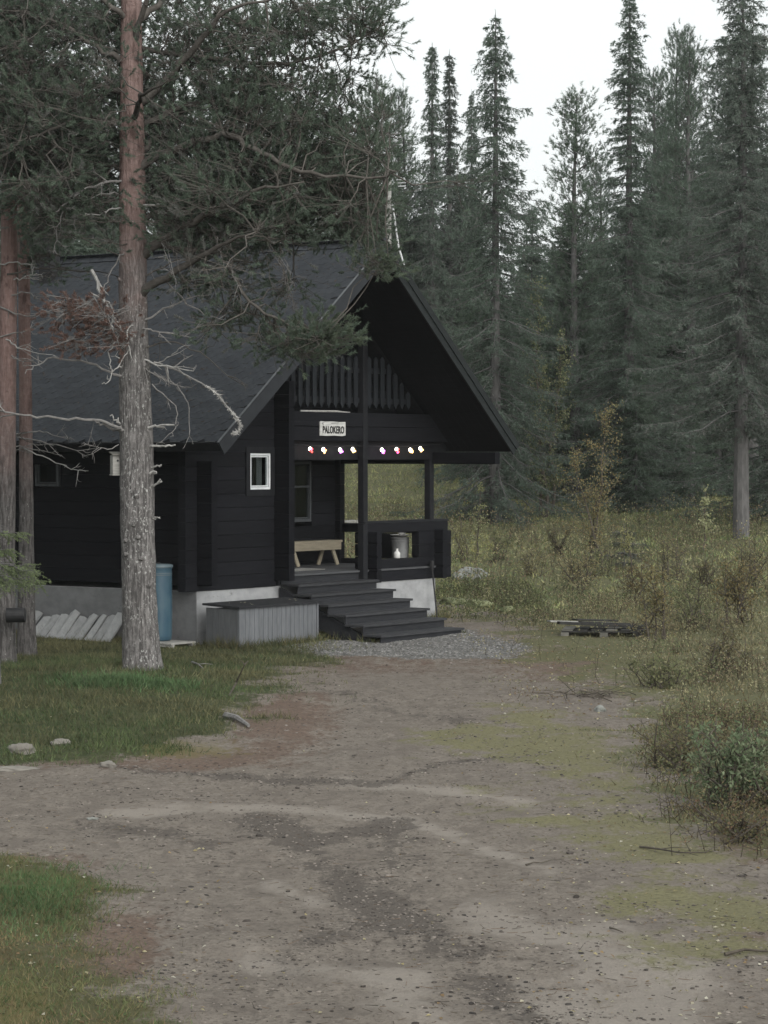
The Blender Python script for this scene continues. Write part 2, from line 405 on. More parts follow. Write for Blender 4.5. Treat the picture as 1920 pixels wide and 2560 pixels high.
def glow(name, c, s):
    m, nt, p = material(name); p.inputs['Base Color'].default_value = (*[min(1, x) for x in c], 1)
    p.inputs['Emission Color'].default_value = (*c, 1); p.inputs['Emission Strength'].default_value = s
    p.inputs['Roughness'].default_value = .3; return m

# ================================================================== THE GROUND
def sdf_poly(px, py, poly):
    """signed distance to a polygon, inside positive"""
    P = np.array(poly, float); n = len(P); d = np.full(px.shape, 1e9); ins = np.zeros(px.shape, bool)
    for i in range(n):
        a, b = P[i], P[(i+1) % n]; e = b-a
        t = np.clip(((px-a[0])*e[0]+(py-a[1])*e[1])/(e@e), 0, 1)
        d = np.minimum(d, np.hypot(px-a[0]-t*e[0], (py-a[1]-t*e[1])))
        c = (a[1] > py) != (b[1] > py)
        with np.errstate(divide='ignore', invalid='ignore'):
            xx = (b[0]-a[0])*(py-a[1])/(b[1]-a[1]+1e-12)+a[0]
        ins ^= c & (px < xx)
    return np.where(ins, d, -d)
# outlines of the ground covers, measured in the photograph, then laid down on the world's ground plane
def lay(poly):
    return [tuple(on_z(x*D, y*D, 0.0)[:2]) for x, y in poly]
BANK = lay([(-900, 1240), (480, 1330), (700, 1385), (660, 1425), (600, 1500), (530, 1570), (400, 1612), (240, 1628), (60, 1640), (-900, 1660)])
VERGE = lay([(-700, 1870), (0, 1872), (95, 1900), (165, 1960), (195, 2040), (240, 2120), (315, 2230), (330, 2600), (-700, 2600)])
HEATH = lay([(960, 1290), (1120, 1385), (1240, 1440), (1330, 1530), (1370, 1600), (1430, 1690), (1500, 1760), (1600, 1830), (1720, 1910), (2600, 2300), (4000, 1500), (3000, 1250)])
OLIVE = lay([(1020, 1600), (1100, 1530), (1270, 1560), (1390, 1640), (1490, 1780), (1659, 1860), (1800, 2060), (1640, 2060), (1480, 1990), (1380, 1900), (1230, 1760), (1150, 1650)])
APRON = lay([(640, 1378), (800, 1392), (1000, 1372), (1130, 1402), (1090, 1424), (900, 1430), (690, 1418), (640, 1400)])
def blob(X, Y, x, y, a, b):
    c = on_z(x*D, y*D, 0)[:2]; ex = a*D/F*c[1]; ey = abs(on_z(x*D, (y+b)*D, 0)[1]-on_z(x*D, (y-b)*D, 0)[1])/2
    return np.exp(-((X-c[0])/ex)**2-((Y-c[1])/ey)**2)
def covers(X, Y):
    """how much of each cover lies at a point of the ground"""
    w = .22+.012*np.maximum(Y, 0)
    wob = (fbm(X, Y, .9, 21)-.5)*2.0*w*1.6
    wob2 = (fbm(X, Y, 2.6, 31)-.5)*1.2*w
    bank = smooth(-1, 1, (sdf_poly(X, Y, BANK)+wob+wob2)/w)
    verge = smooth(-1, 1, (sdf_poly(X, Y, VERGE)+(wob+wob2)*.8)/(w*.9))
    heath = smooth(-1, 1, (sdf_poly(X, Y, HEATH)+wob*1.5+wob2)/(w*1.5))
    heath = np.maximum(heath, smooth(54, 58, Y+wob))
    heath = np.maximum(heath, ((X < -7.5-(Y-30)*.0) & (Y > 38))*1.0*(1-bank))
    olive = smooth(-1, 1, (sdf_poly(X, Y, OLIVE)+wob*2+wob2*2)/(w*2.4))*(1-heath)
    apron = smooth(-1, 1, (sdf_poly(X, Y, APRON)+wob2*.5)/(w*.5))
    red = np.clip(blob(X, Y, 620, 1560, 110, 60)+blob(X, Y, 420, 1640, 180, 22)*.9+blob(X, Y, 235, 2060, 110, 90)*1.2+blob(X, Y, 1630, 1810, 110, 60)
                  + blob(X, Y, 80, 1880, 150, 30)*.7+blob(X, Y, 800, 1440, 260, 28)*.55+blob(X, Y, 60, 1640, 200, 25)*.6+blob(X, Y, 1620, 2010, 80, 60)*.5+blob(X, Y, 1240, 1430, 170, 45)*.9, 0, 1)
    yellow = np.clip(blob(X, Y, 400, 1618, 120, 18)+blob(X, Y, 20, 2190, 90, 60)+blob(X, Y, 1105, 1190, 60, 14)*1.2+blob(X, Y, 20, 1880, 60, 25)*.7, 0, 1)
    def streak(pts, wpx):
        q = [on_z(x*D, y*D, 0)[:2] for x, y in pts]; d = np.full(X.shape, 9.)
        for a, b in zip(q[:-1], q[1:]):
            e = b-a; t = np.clip(((X-a[0])*e[0]+(Y-a[1])*e[1])/(e@e), 0, 1); wd = wpx*D/F*(a[1]+t*e[1])
            d = np.minimum(d, np.hypot(X-a[0]-t*e[0], (Y-a[1]-t*e[1])/4.5)/wd)
        return np.exp(-(d*.8+(fbm(X, Y, 1.3, 91)-.5)*1.6+(fbm(X, Y, 4.0, 95)-.5)*.9).clip(0)**1.5)
    sand = np.clip(streak([(250, 1752), (560, 1745), (860, 1765), (1180, 1880)], 26)*.9+streak([(740, 1690), (1000, 1712), (1130, 1730)], 30)*.9+streak([(1080, 2000), (1300, 2050), (1450, 2090)], 70)*.9
                   + streak([(1180, 2190), (1420, 2180)], 70)+streak([(560, 2080), (860, 2120)], 50)*.6+streak([(600, 1915), (690, 1950)], 24)*.7+streak([(860, 2170), (950, 2215)], 50)*.7, 0, 1)
    dark = np.clip(streak([(860, 1785), (700, 1810), (540, 1770)], 22)*.9+streak([(590, 1800), (740, 1890), (850, 1985)], 38)*.95+streak([(840, 1790), (870, 1900), (780, 1970), (640, 2070)], 34)*.7+streak([(900, 2005), (1010, 2080), (1120, 2190), (1200, 2240)], 40)*.9
                   + streak([(230, 1655), (480, 1680), (820, 1690), (980, 1640), (1180, 1630)], 16)*.9+streak([(700, 1500), (1000, 1560), (1150, 1580)], 40)*.5+streak([(180, 1790), (380, 1800), (480, 1840)], 26)*.6+streak([(1250, 1920), (1420, 1960)], 18)*.5, 0, 1)
    return dict(bank=bank, verge=verge, heath=heath, olive=olive, apron=apron, red=red, yellow=yellow, sand=sand, dark=dark)

def ground_material():
    m, nt, p = material('ground_cover')
    g = N(nt, 'ShaderNodeNewGeometry'); v = g.outputs['Position']
    n_f = noise(nt, v, 26, 6, .7); n_m = noise(nt, v, 6, 5, .65); n_l = noise(nt, v, 1.1, 4)
    n_ff = noise(nt, v, 90, 3, .6)
    def cov(a, i):
        at_ = N(nt, 'ShaderNodeAttribute', attribute_name=a); s = N(nt, 'ShaderNodeSeparateColor')
        nt.links.new(at_.outputs['Color'], s.inputs[0]); return s.outputs[i]
    vx = N(nt, 'ShaderNodeMapping'); vx.inputs['Scale'].default_value = (1, .55, 1); nt.links.new(v, vx.inputs[0])
    n_s = noise(nt, vx.outputs[0], 2.6, 6, .7); n_t = noise(nt, vx.outputs[0], 11, 5, .7)
    def edge(c, amt=.9):
        nn = maths(nt, 'ADD', maths(nt, 'ADD', maths(nt, 'MULTIPLY', n_s, 1.3), maths(nt, 'MULTIPLY', n_t, .9)), maths(nt, 'MULTIPLY', n_f, .6))
        nn = maths(nt, 'MULTIPLY', maths(nt, 'SUBTRACT', nn, 1.4), maths(nt, 'MULTIPLY', maths(nt, 'MULTIPLY', c, 4.0, True), amt*1.25))
        return ramp(nt, maths(nt, 'ADD', c, nn), .22, .72)
    base = mixcol(nt, ramp(nt, n_m, .3, .7), (.168, .147, .125), (.215, .188, .160))
    base = mixcol(nt, maths(nt, 'MULTIPLY', ramp(nt, n_s, .44, .62), .7), base, (.138, .119, .102))
    base = mixcol(nt, maths(nt, 'MULTIPLY', ramp(nt, n_t, .50, .64), .6), base, (.104, .09, .078))
    base = mixcol(nt, ramp(nt, n_f, .50, .62), base, (.12, .104, .09))
    base = mixcol(nt, maths(nt, 'MULTIPLY', edge(cov('cover_b', 2), 1.0), .6), base, mixcol(nt, n_m, (.315, .285, .25), (.265, .237, .206)))
    base = mixcol(nt, maths(nt, 'MULTIPLY', edge(cov('cover_c', 0), 1.2), .85), base, mixcol(nt, n_ff, (.066, .058, .052), (.12, .104, .09)))
    base = mixcol(nt, maths(nt, 'MULTIPLY', edge(cov('cover_a', 0), 1.1), .6), base, mixcol(nt, ramp(nt, n_f, .35, .65), (.145, .085, .062), (.085, .060, .045)))
    base = mixcol(nt, maths(nt, 'MULTIPLY', edge(cov('cover_c', 1), 1.0), .86), base, mixcol(nt, ramp(nt, n_f, .35, .65), (.185, .175, .092), (.125, .120, .066)))
    base = mixcol(nt, maths(nt, 'MULTIPLY', edge(cov('cover_b', 0), 1.0), .9), base, mixcol(nt, ramp(nt, n_f, .35, .65), (.128, .128, .064), (.082, .084, .045)))
    grass = mixcol(nt, ramp(nt, n_m, .3, .7), (.042, .052, .025), (.066, .070, .036))
    base = mixcol(nt, edge(cov('cover_a', 1), .8), base, grass)
    base = mixcol(nt, edge(cov('cover_a', 2), .8), base, mixcol(nt, n_m, (.062, .068, .032), (.10, .09, .05)))
    base = mixcol(nt, maths(nt, 'MULTIPLY', edge(cov('cover_b', 1), 1.2), .55), base, mixcol(nt, n_m, (.175, .15, .06), (.12, .105, .05)))
    base = mixcol(nt, edge(cov('cover_c', 2), .6), base, mixcol(nt, ramp(nt, n_ff, .3, .7), (.155, .152, .146), (.10, .098, .094)))
    nt.links.new(base, p.inputs['Base Color'])
    p.inputs['Roughness'].default_value = .95; p.inputs['Specular IOR Level'].default_value = .1
    h = maths(nt, 'ADD', n_f, maths(nt, 'MULTIPLY', n_ff, .35)); bump(nt, p, h, .8, .04)
    return m
M['ground'] = ground_material()
def axis(parts):
    a = []
    for lo, hi, st in parts: a.extend(np.arange(lo, hi-1e-6, st))
    a.append(parts[-1][1]); return np.array(a)
gx = axis([(-900, -100, 100), (-100, -30, 7), (-30, -10, 1.0), (-10, 13, .16), (13, 34, .8), (34, 100, 7), (100, 900, 100)])
gy = axis([(-300, -20, 40), (-20, 8, 2), (8, 14, .4), (14, 26, .12), (26, 64, .2), (64, 110, .6), (110, 170, 3), (170, 300, 13), (300, 1500, 120)])
GX, GY = np.meshgrid(gx, gy); GZ = ground_z(GX, GY)
cv = covers(GX.ravel(), GY.ravel())
nx, ny = len(gx), len(gy)
ii = (np.arange(ny-1)[:, None]*nx+np.arange(nx-1)[None, :]).ravel()
quads = np.stack([ii, ii+1, ii+1+nx, ii+nx], 1)
bare = 1-np.clip(cv['bank']+cv['verge']+cv['heath'], 0, 1)
is_road = (bare[quads].mean(1) > .5) & (GY.ravel()[quads[:, 0]] < 58) & (GY.ravel()[quads[:, 0]] > -20) & (np.abs(GX.ravel()[quads[:, 0]]) < 14)
def sheet(name, sel):
    used, inv = np.unique(quads[sel], return_inverse=True)
    mb = MB(); mb.add(np.stack([GX.ravel(), GY.ravel(), GZ.ravel()], 1)[used], inv.reshape(-1, 4))
    me = mb.mesh(name, M['ground'], True)
    for nm, ks in (('cover_a', ('red', 'bank', 'verge')), ('cover_b', ('heath', 'yellow', 'sand')), ('cover_c', ('dark', 'olive', 'apron'))):
        a = me.attributes.new(nm, 'FLOAT_COLOR', 'POINT'); C = np.ones((len(used), 4), np.float32)
        for j, k in enumerate(ks): C[:, j] = cv[k][used]
        a.data.foreach_set('color', C.ravel())
    return tag(link(name, me), kind='structure')
sheet('ground', ~is_road); sheet('driveway', is_road)

# ================================================================== THE CABIN  (local axes: u along the gable, b back along the ridge, z up)
cabin = thing('log_cabin', 'black stained log cabin with steep shingled roof and open corner porch', 'cabin', C0, ANG)
W_, LEN = 7.64, 6.6
RU, RZ, EL, ER, EZ = 3.68, 7.35, -1.26, 8.22, 3.64       # ridge, eaves (top of roof)
RB0, RB1 = -1.53, 7.1
SL, SR = (RZ-EZ)/(RU-EL), (RZ-EZ)/(ER-RU)
def roof_z(u): return RZ-(RU-u)*SL if u < RU else RZ-(u-RU)*SR
def u_left(z): return RU-(RZ-z)/SL
def u_right(z): return RU+(RZ-z)/SR
UND = .24                                                 # roof thickness measured upright

# foundation
mb = MB(); mb.box(.03, W_-.03, .03, LEN-.03, -.5, 1.0, .02); mb.build('foundation', M['concrete'], cabin)
mb = MB(); mb.box(.012, .029, .034, LEN-.034, -.5, .996, .003); mb.build('shaded_side_slab', M['shaded_concrete'], cabin)  # thin slab over the left side, its shade put into the concrete colour

def log_profile(mb, p0, p1, h=.243, w=.17):
    """one planed log: flat faces, rounded seams"""
    mb.beam(p0, p1, w, h, (0, 0, 1), .011)
CH = .245
def wall(name, logs, backing=None, mat='log'):
    """a wall part whose logs are pieces of their own"""
    b = MB()
    if backing: b.box(*backing, .002); w = b.build(name, M['dark_room'], cabin)
    else: w = link(name, None, cabin)
    for p0, p1 in logs:
        m = MB(); log_profile(m, p0, p1); m.build('log', M[mat], w)
    return w
# front wall of the closed room, left of the porch, with a hole for its window
WIN = (1.36, 2.236, 2.65, 3.57)
logs = []
for k in range(16):
    zc = 1.0+CH*(k+.5); lo = max(-.32, u_left(zc+CH/2+UND)) if zc > 3.3 else -.32
    hi = 2.30
    if lo > hi-.2: break
    if WIN[2] < zc < WIN[3] and lo < WIN[0]:
        logs.append(((lo, .085, zc), (WIN[0]+.02, .085, zc))); logs.append(((WIN[1]-.02, .085, zc), (hi, .085, zc)))
    else: logs.append(((lo, .085, zc), (hi, .085, zc)))
wall('front_wall', logs, None)
# long left wall, courses half a log higher
LW = (3.22, 3.9, 2.78, 3.42)
logs = []
for k in range(10):
    zc = 1.0+CH*(k+1)-.02
    if zc > 3.36: break
    if LW[2] < zc < LW[3]:
        logs.append(((.085, -.33, zc), (.085, LW[0], zc))); logs.append(((.085, LW[1], zc), (.085, LEN+.3, zc)))
    else: logs.append(((.085, -.33, zc), (.085, LEN+.3, zc)))
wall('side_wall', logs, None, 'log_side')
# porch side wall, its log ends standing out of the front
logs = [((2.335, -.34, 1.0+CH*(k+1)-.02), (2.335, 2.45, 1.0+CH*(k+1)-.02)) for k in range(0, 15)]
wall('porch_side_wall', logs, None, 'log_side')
# wall behind the porch, with a tall window
PW = (5.3, 6.66, 2.05, 3.3)
logs = []
for k in range(10):
    zc = 1.0+CH*(k+.5)
    if PW[2] < zc < PW[3]:
        logs.append(((2.4, 2.5, zc), (PW[0], 2.5, zc))); logs.append(((PW[1], 2.5, zc), (W_+.02, 2.5, zc)))
    else: logs.append(((2.4, 2.5, zc), (W_+.02, 2.5, zc)))
wall('porch_back_wall', logs, None)
# right wall behind the porch and back wall (seen only from the side)
logs = [((W_-.085, 2.3, 1.0+CH*(k+1)-.02), (W_-.085, LEN+.3, 1.0+CH*(k+1)-.02)) for k in range(10)]
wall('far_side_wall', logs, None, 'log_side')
logs = [((-.3, LEN-.085, 1.0+CH*(k+.5)), (W_+.3, LEN-.085, 1.0+CH*(k+.5))) for k in range(10)]
for k in range(10, 24):
    zc = 1.0+CH*(k+.5); lo, hi = u_left(zc+CH/2+UND), u_right(zc+CH/2+UND)
    if hi-lo > .4: logs.append(((max(lo, -.3), LEN-.085, zc), (min(hi, W_+.3), LEN-.085, zc)))
wall('back_wall', logs, None)
# loft wall behind the balcony
logs = []
for k in range(10, 25):
    zc = 1.0+CH*(k+.5); lo, hi = max(2.42, u_left(zc+CH/2+UND)), u_right(zc+CH/2+UND)
    if hi-lo > .3: logs.append(((lo, .62, zc), (min(hi, W_), .62, zc)))
wall('loft_wall', logs, None)
# beam over the porch: sign logs, then a set-back lintel below them
m = MB(); m.box(2.422, W_+.34, .02, .2, 3.33, 3.67, .01); lint = m.build('porch_beam', M['trim'], cabin)
for z in (3.815, 4.09):
    m = MB(); log_profile(m, (2.422, -.02, z), (W_+.42, -.02, z), .27, .17); m.build('log', M['log'], lint)
m = MB(); m.box(2.43, W_, .07, .6, 4.15, 4.2); m.build('balcony_floor', M['trim'], cabin)
m = MB(); m.box(2.43, W_, .202, 2.4, 3.36, 3.42); m.build('porch_ceiling', M['trim'], cabin)
# purlins carrying the overhang
for (u, z) in ((.06, 3.36), (W_-.06, 3.36), (RU, 6.92)):
    m = MB(); m.beam((u, RB0+.06 if u > .5 else .18, z), (u, RB1-.1, z), .17, .24, (0, 0, 1), .02); m.build('purlin', M['log_side'], cabin)
# side of the gable under the roof, left of the porch: upper closing boards
# balcony railing
rail = MB(); rail.box(2.43, 6.6, -.02, .05, 4.42, 4.52); rail.box(2.43, 6.0, -.02, .05, 5.0, 5.1)
br = rail.build('balcony_railing', M['trim'], cabin)
uu = 2.55
while uu < 6.9:
    top = min(5.32, roof_z(uu+.07)-UND-.05)
    if top > 4.6:
        m = MB(); zb = 4.31
        m.prism([(uu-.06, -.05, zb+.08), (uu, -.05, zb), (uu+.06, -.05, zb+.08), (uu+.06, -.05, top-.06), (uu, -.05, top), (uu-.06, -.05, top-.06)], (0, .028, 0))
        m.build('picket', M['picket'], br)
    uu += .222
# posts
for (u, z0, z1) in ((4.99, 2.12, 5.75), (7.48, 2.12, 3.34)):
    m = MB(); m.beam((u, -.05 if u < 6 else .09, z0), (u, -.05 if u < 6 else .09, z1), .145, .145, (0, 1, 0), .012); m.build('post', M['trim'], cabin)
m = MB(); m.beam((4.99, -.05, 1.0), (4.99, -.05, 2.1), .145, .145, (0, 1, 0), .012); m.build('post', M['trim'], cabin)
# porch floor
m = MB(); m.box(2.425, W_-.01, .035, 2.41, 1.001, 1.16); pf = m.build('porch_floor', M['riser'], cabin)
for k in range(17):
    m = MB(); m.box(2.425, W_-.02, -.03+k*.143, -.03+k*.143+.138, 1.164, 1.2, .004); m.build('floor_board', M['floor'], pf)
# front railing of stacked logs
m = MB(); m.box(5.15, 8.06, .0, .17, 2.09, 2.135, .006); fr = m.build('porch_railing', M['trim'], cabin)
def rl(u0, u1, z0, z1, b=.085, w=.17):
    q = MB(); q.beam((u0, b, (z0+z1)/2), (u1, b, (z0+z1)/2), w, z1-z0, (0, 0, 1), .011); q.build('log', M['log'], fr)
rl(5.2, 8.02, 1.90, 2.088)
for z0, z1 in ((.95, 1.165), (1.168, 1.38)): rl(5.2, 8.14, z0, z1)
for z0, z1 in ((1.383, 1.64), (1.643, 1.897)):
    rl(5.2, 5.68, z0, z1); rl(6.98, 8.14, z0, z1)
for z0, z1 in ((.95, 1.2), (1.203, 1.45), (1.453, 1.7), (1.703, 1.93)):       # log ends of the side rail, standing proud
    q = MB(); q.beam((5.3, -.22, (z0+z1)/2), (5.3, .3, (z0+z1)/2), .17, z1-z0-.004, (0, 0, 1), .025); q.build('log', M['log_side'], fr)
    q = MB(); q.beam((7.62, -.2, (z0+z1)/2), (7.62, .3, (z0+z1)/2), .17, z1-z0-.004, (0, 0, 1), .025); q.build('log', M['log_side'], fr)
m = MB(); m.box(7.54, 7.70, .3, 2.4, 1.84, 2.02, .02); m.box(7.54, 7.70, .3, 2.4, 1.0, 1.3, .02); m.box(7.55, 7.69, 1.0, 1.9, 1.31, 1.83, .02)
m.build('side_railing', M['log_side'], cabin)
# stairs
st = MB(); G, R_ = .39, .17
for u in (2.42, 4.9):
    st.prism([(u-.03, -.01, .975), (u-.03, -2.28, -.01), (u-.03, -2.28, -.1), (u-.03, -1.7, -.1), (u-.03, -.01, .66)], (.06, 0, 0))
stairs = st.build('stairs', M['riser'], cabin)
for k in range(1, 7):
    z = 1.2-R_*k; b = -G*k
    ul = 2.30 if k > 1 else 2.44
    m = MB(); m.box(ul, 5.02, b-.03, b+G-.0, z-.04, z, .006); m.build('tread', M['tread'], stairs)
for k in range(0, 7):
    z = 1.2-R_*k; b = -G*k
    ul = 2.34 if k > 1 else 2.46
    m = MB(); m.box(ul, 4.97, b+.004, b+.028, max(z-R_, -.05)+.0, z-.042, .003); m.build('riser', M['riser'], stairs)

# roof deck, shingles, trims
def slope_pt(side, b, s, off=0.0):
    """point on a slope: s metres down from the ridge, off metres above the deck"""
    if side < 0: L = math.hypot(RU-EL, RZ-EZ); d = np.array([-(RU-EL)/L, 0, -(RZ-EZ)/L]); n = np.array([-(RZ-EZ)/L, 0, (RU-EL)/L])
    else: L = math.hypot(ER-RU, RZ-EZ); d = np.array([(ER-RU)/L, 0, -(RZ-EZ)/L]); n = np.array([(RZ-EZ)/L, 0, (ER-RU)/L])
    return np.array([RU, b, RZ])+d*s+n*off
LL, LR = math.hypot(RU-EL, RZ-EZ), math.hypot(ER-RU, RZ-EZ)
m = MB(); T_ = .17
for side, L in ((-1, LL), (1, LR)):
    a = [slope_pt(side, RB0+.03, 0, -.012), slope_pt(side, RB0+.03, L, -.012), slope_pt(side, RB0+.03, L, -T_), slope_pt(side, RB0+.03, .0, -T_)]
    m.prism(a if side < 0 else a[::-1], (0, RB1-RB0-.06, 0))
roof = m.build('roof', M['trim'], cabin)
# hexagonal shingle tabs
PITCHX, ROW = .385, .167
def tab_shape():
    w = PITCHX; t = .0115; q = MB()
    # local: x along ridge, y down the slope, z off the roof
    top = [(-w/2, -ROW*.85), (w/2, -ROW*.85), (w/2, ROW*.50), (w*.29, ROW), (-w*.29, ROW), (-w/2, ROW*.50)]
    V = [(x*.999, y, .006+.0035*(y/ROW)) for x, y in top]+[(x*.999, y, .006+.0035*(y/ROW)-t*.8) for x, y in top]
    q.add(V, [[0, 1, 2, 3, 4, 5]]+[[i, 6+i, 6+(i+1) % 6, (i+1) % 6] for i in range(6)]); return q
tab = tab_shape(); tabV = tab.v[0]; tab_me = tab.mesh('shingle', M['shingle'])
tab_me.materials.append(M['shingle_edge']); tab_me.polygons[4].material_index = 1
def tab_matrix(side, b, s):
    o = slope_pt(side, b, s, 0.0); d = slope_pt(side, b, s+1)-o; n = slope_pt(side, b, s, 1)-o
    x = np.array([0, 1, 0]) if side < 0 else np.array([0, -1, 0])
    return o, x, d, n
spots = []
rows = int(LL/ROW)
for r in range(rows+1):
    s = LL-(rows-r)*ROW-ROW+.02 if False else r*ROW+(LL-rows*ROW)-ROW
    if s < -.05: continue
    k = 0; b = RB0+.215+(PITCHX/2 if r % 2 else 0)
    while b < RB1-.1: spots.append((b, s)); b += PITCHX
def visible_rank(bs):
    p = slope_pt(-1, *bs); w = cabin_pt(p[0], p[1], p[2]); x, y = project(w[None])
    x, y = x[0]/D, y[0]/D
    if x < 70 or 250 < x < 335: return 5000+abs(x)
    return -y*.6-(60 if x > 380 else 0)+ (300 if y < 640 and x < 480 else 0)
spots.sort(key=visible_rank)
rest = MB(); FACES = [[0, 1, 2, 3, 4, 5]]+[[i, 6+i, 6+(i+1) % 6, (i+1) % 6] for i in range(6)]
for i, (b, s) in enumerate(spots):
    jit = (random.uniform(-.006, .006), random.uniform(-.003, .003), random.uniform(0, .0012))
    o, x, d, n = tab_matrix(-1, b+jit[0], s+jit[1])
    if i < 300:
        ob = link('shingle', tab_me, roof)
        tz = random.uniform(-.012, .012)
        ob.matrix_local = Matrix(((x[0], d[0], n[0], o[0]+n[0]*jit[2]), (x[1], d[1], n[1], o[1]+n[1]*jit[2]), (x[2], d[2], n[2], o[2]+n[2]*jit[2]), (0, 0, 0, 1))) @ Matrix.Rotation(tz, 4, 'Z')
    else: rest.add(o+tabV[:, :1]*x+tabV[:, 1:2]*d+tabV[:, 2:]*n, FACES)
o_ = rest.build('shingle_rows', M['shingle'], roof); o_['kind'] = 'stuff'
o_.data.materials.append(M['shingle_edge'])
for i_ in range(4, len(o_.data.polygons), 7): o_.data.polygons[i_].material_index = 1
rest = MB()
rowsR = int(LR/ROW)
for r in range(rowsR):
    b = RB0+.215+(PITCHX/2 if r % 2 else 0)
    while b < RB1-.1:
        o, x, d, n = tab_matrix(1, b, r*ROW+(LR-rowsR*ROW)); rest.add(o+tabV[:, :1]*x+tabV[:, 1:2]*d+tabV[:, 2:]*n, FACES); b += PITCHX
o_ = rest.build('far_shingle_rows', M['shingle'], roof); o_['kind'] = 'stuff'
q = MB(); n = 900; sb_ = rng.uniform(.3, LL-.1, n); bb_ = rng.uniform(RB0+.1, RB1-.2, n); p0 = np.array([slope_pt(-1, b, s_, .016) for b, s_ in zip(bb_, sb_)]); dv = np.array([slope_pt(-1, 0, math.cos(a))-slope_pt(-1, math.sin(a), 0) for a in rng.uniform(0, 6.28, n)])
q.sticks(p0, p0+dv*rng.uniform(.02, .07, (n, 1)), .004, .003, np.array([(.07, .05, .035), (.10, .07, .045), (.05, .04, .03)])[rng.integers(0, 3, n)]); tag(q.build('fallen_needles', M['gravelstone'], roof), kind='stuff')
# ridge caps
b = RB0; 
while b < RB1-.2:
    q = MB(); b1 = min(b+.34, RB1)
    pr = [slope_pt(-1, b, .16, .022), slope_pt(-1, b, 0, .03), slope_pt(1, b, .16, .022), slope_pt(1, b, .16, .010), (RU, b, RZ+.012), slope_pt(-1, b, .16, .010)]
    q.prism(pr, (0, b1-b+.03, .012)); q.build('ridge_cap', M['shingle'], roof); b += .34
# barge boards: an upper and a lower board on each slope, front and back, with a thin metal edge
for bb, dv in ((RB0, .035), (RB1-.035, .035)):
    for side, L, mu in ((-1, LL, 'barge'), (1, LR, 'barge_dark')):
        cut = -T_-.075
        k0 = .0
        def P(s, off): return slope_pt(side, bb, s, off)
        # mitred at the ridge on the vertical plane through it
        def ridge_at(off): 
            n = P(0, 1)-P(0, 0); z = n[2]; return (RU, bb, RZ+off/z)
        poly = [ridge_at(.0), P(L+.03, .0), P(L+.03, cut), ridge_at(cut)]
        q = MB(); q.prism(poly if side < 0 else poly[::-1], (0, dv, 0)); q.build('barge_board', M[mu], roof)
        poly = [tuple(np.array(ridge_at(.02))+[0, -.022, 0]), tuple(P(L+.04, .02)+[0, -.022, 0]), tuple(P(L+.04, -.11)+[0, -.022, 0]), tuple(np.array(ridge_at(-.11))+[0, -.022, 0])]
        if bb < 0 and side > 0:
            q = MB(); q.prism(poly[::-1], (0, .02, 0)); q.build('barge_board', M['barge_dark'], roof)
        q = MB(); q.beam(P(.02, .018)+[0, dv/2, 0], P(L+.04, .018)+[0, dv/2, 0], .045, .010, P(0, 1)-P(0, 0), .003); q.build('edge_strip', M['strip'] if side < 0 and bb < 0 else M['trim'], roof)
# soffit boards under the front overhang
for side, L in ((-1, LL), (1, LR)):
    nb = 9
    for k in range(nb):
        b0 = RB0+.05+k*.165
        a = [slope_pt(side, b0, .1, -T_-.004), slope_pt(side, b0, L-.02, -T_-.004), slope_pt(side, b0, L-.02, -T_-.024), slope_pt(side, b0, .1, -T_-.024)]
        q = MB(); q.prism(a if side < 0 else a[::-1], (0, .163, 0)); q.build('soffit_board', M['log_side'], roof)
# eave fascia
for side, L in ((-1, LL), (1, LR)):
    a = slope_pt(side, RB0+.06, L, -.10); c = slope_pt(side, RB1-.06, L, -.10)
    q = MB(); q.beam(a, c, .03, .18, slope_pt(side, 0, 0, 1)-slope_pt(side, 0, 0, 0), .004); q.build('fascia_board', M['trim'], roof)
# sheet-metal chimney towards the back of the ridge
q = MB(); q.box(RU-.68, RU-.38, 6.2, 6.5, 6.4, 8.45, .01); q.box(RU-.97, RU-.03, 6.0, 6.75, 8.455, 8.50, .01)
ch = q.build('chimney', M['black'], roof)
q = MB(); 
for du in (-.85, -.25): q.box(RU+du-.02, RU+du+.02, 6.35, 6.45, 8.505, 8.95, .004)
q.prism([(RU-.98, 6.05, 8.95), (RU-.55, 6.05, 9.12), (RU-.12, 6.05, 8.95), (RU-.12, 6.05, 8.93), (RU-.55, 6.05, 9.10), (RU-.98, 6.05, 8.93)], (0, .75, 0)); q.build('rain_cap', M['aluminium'], ch)

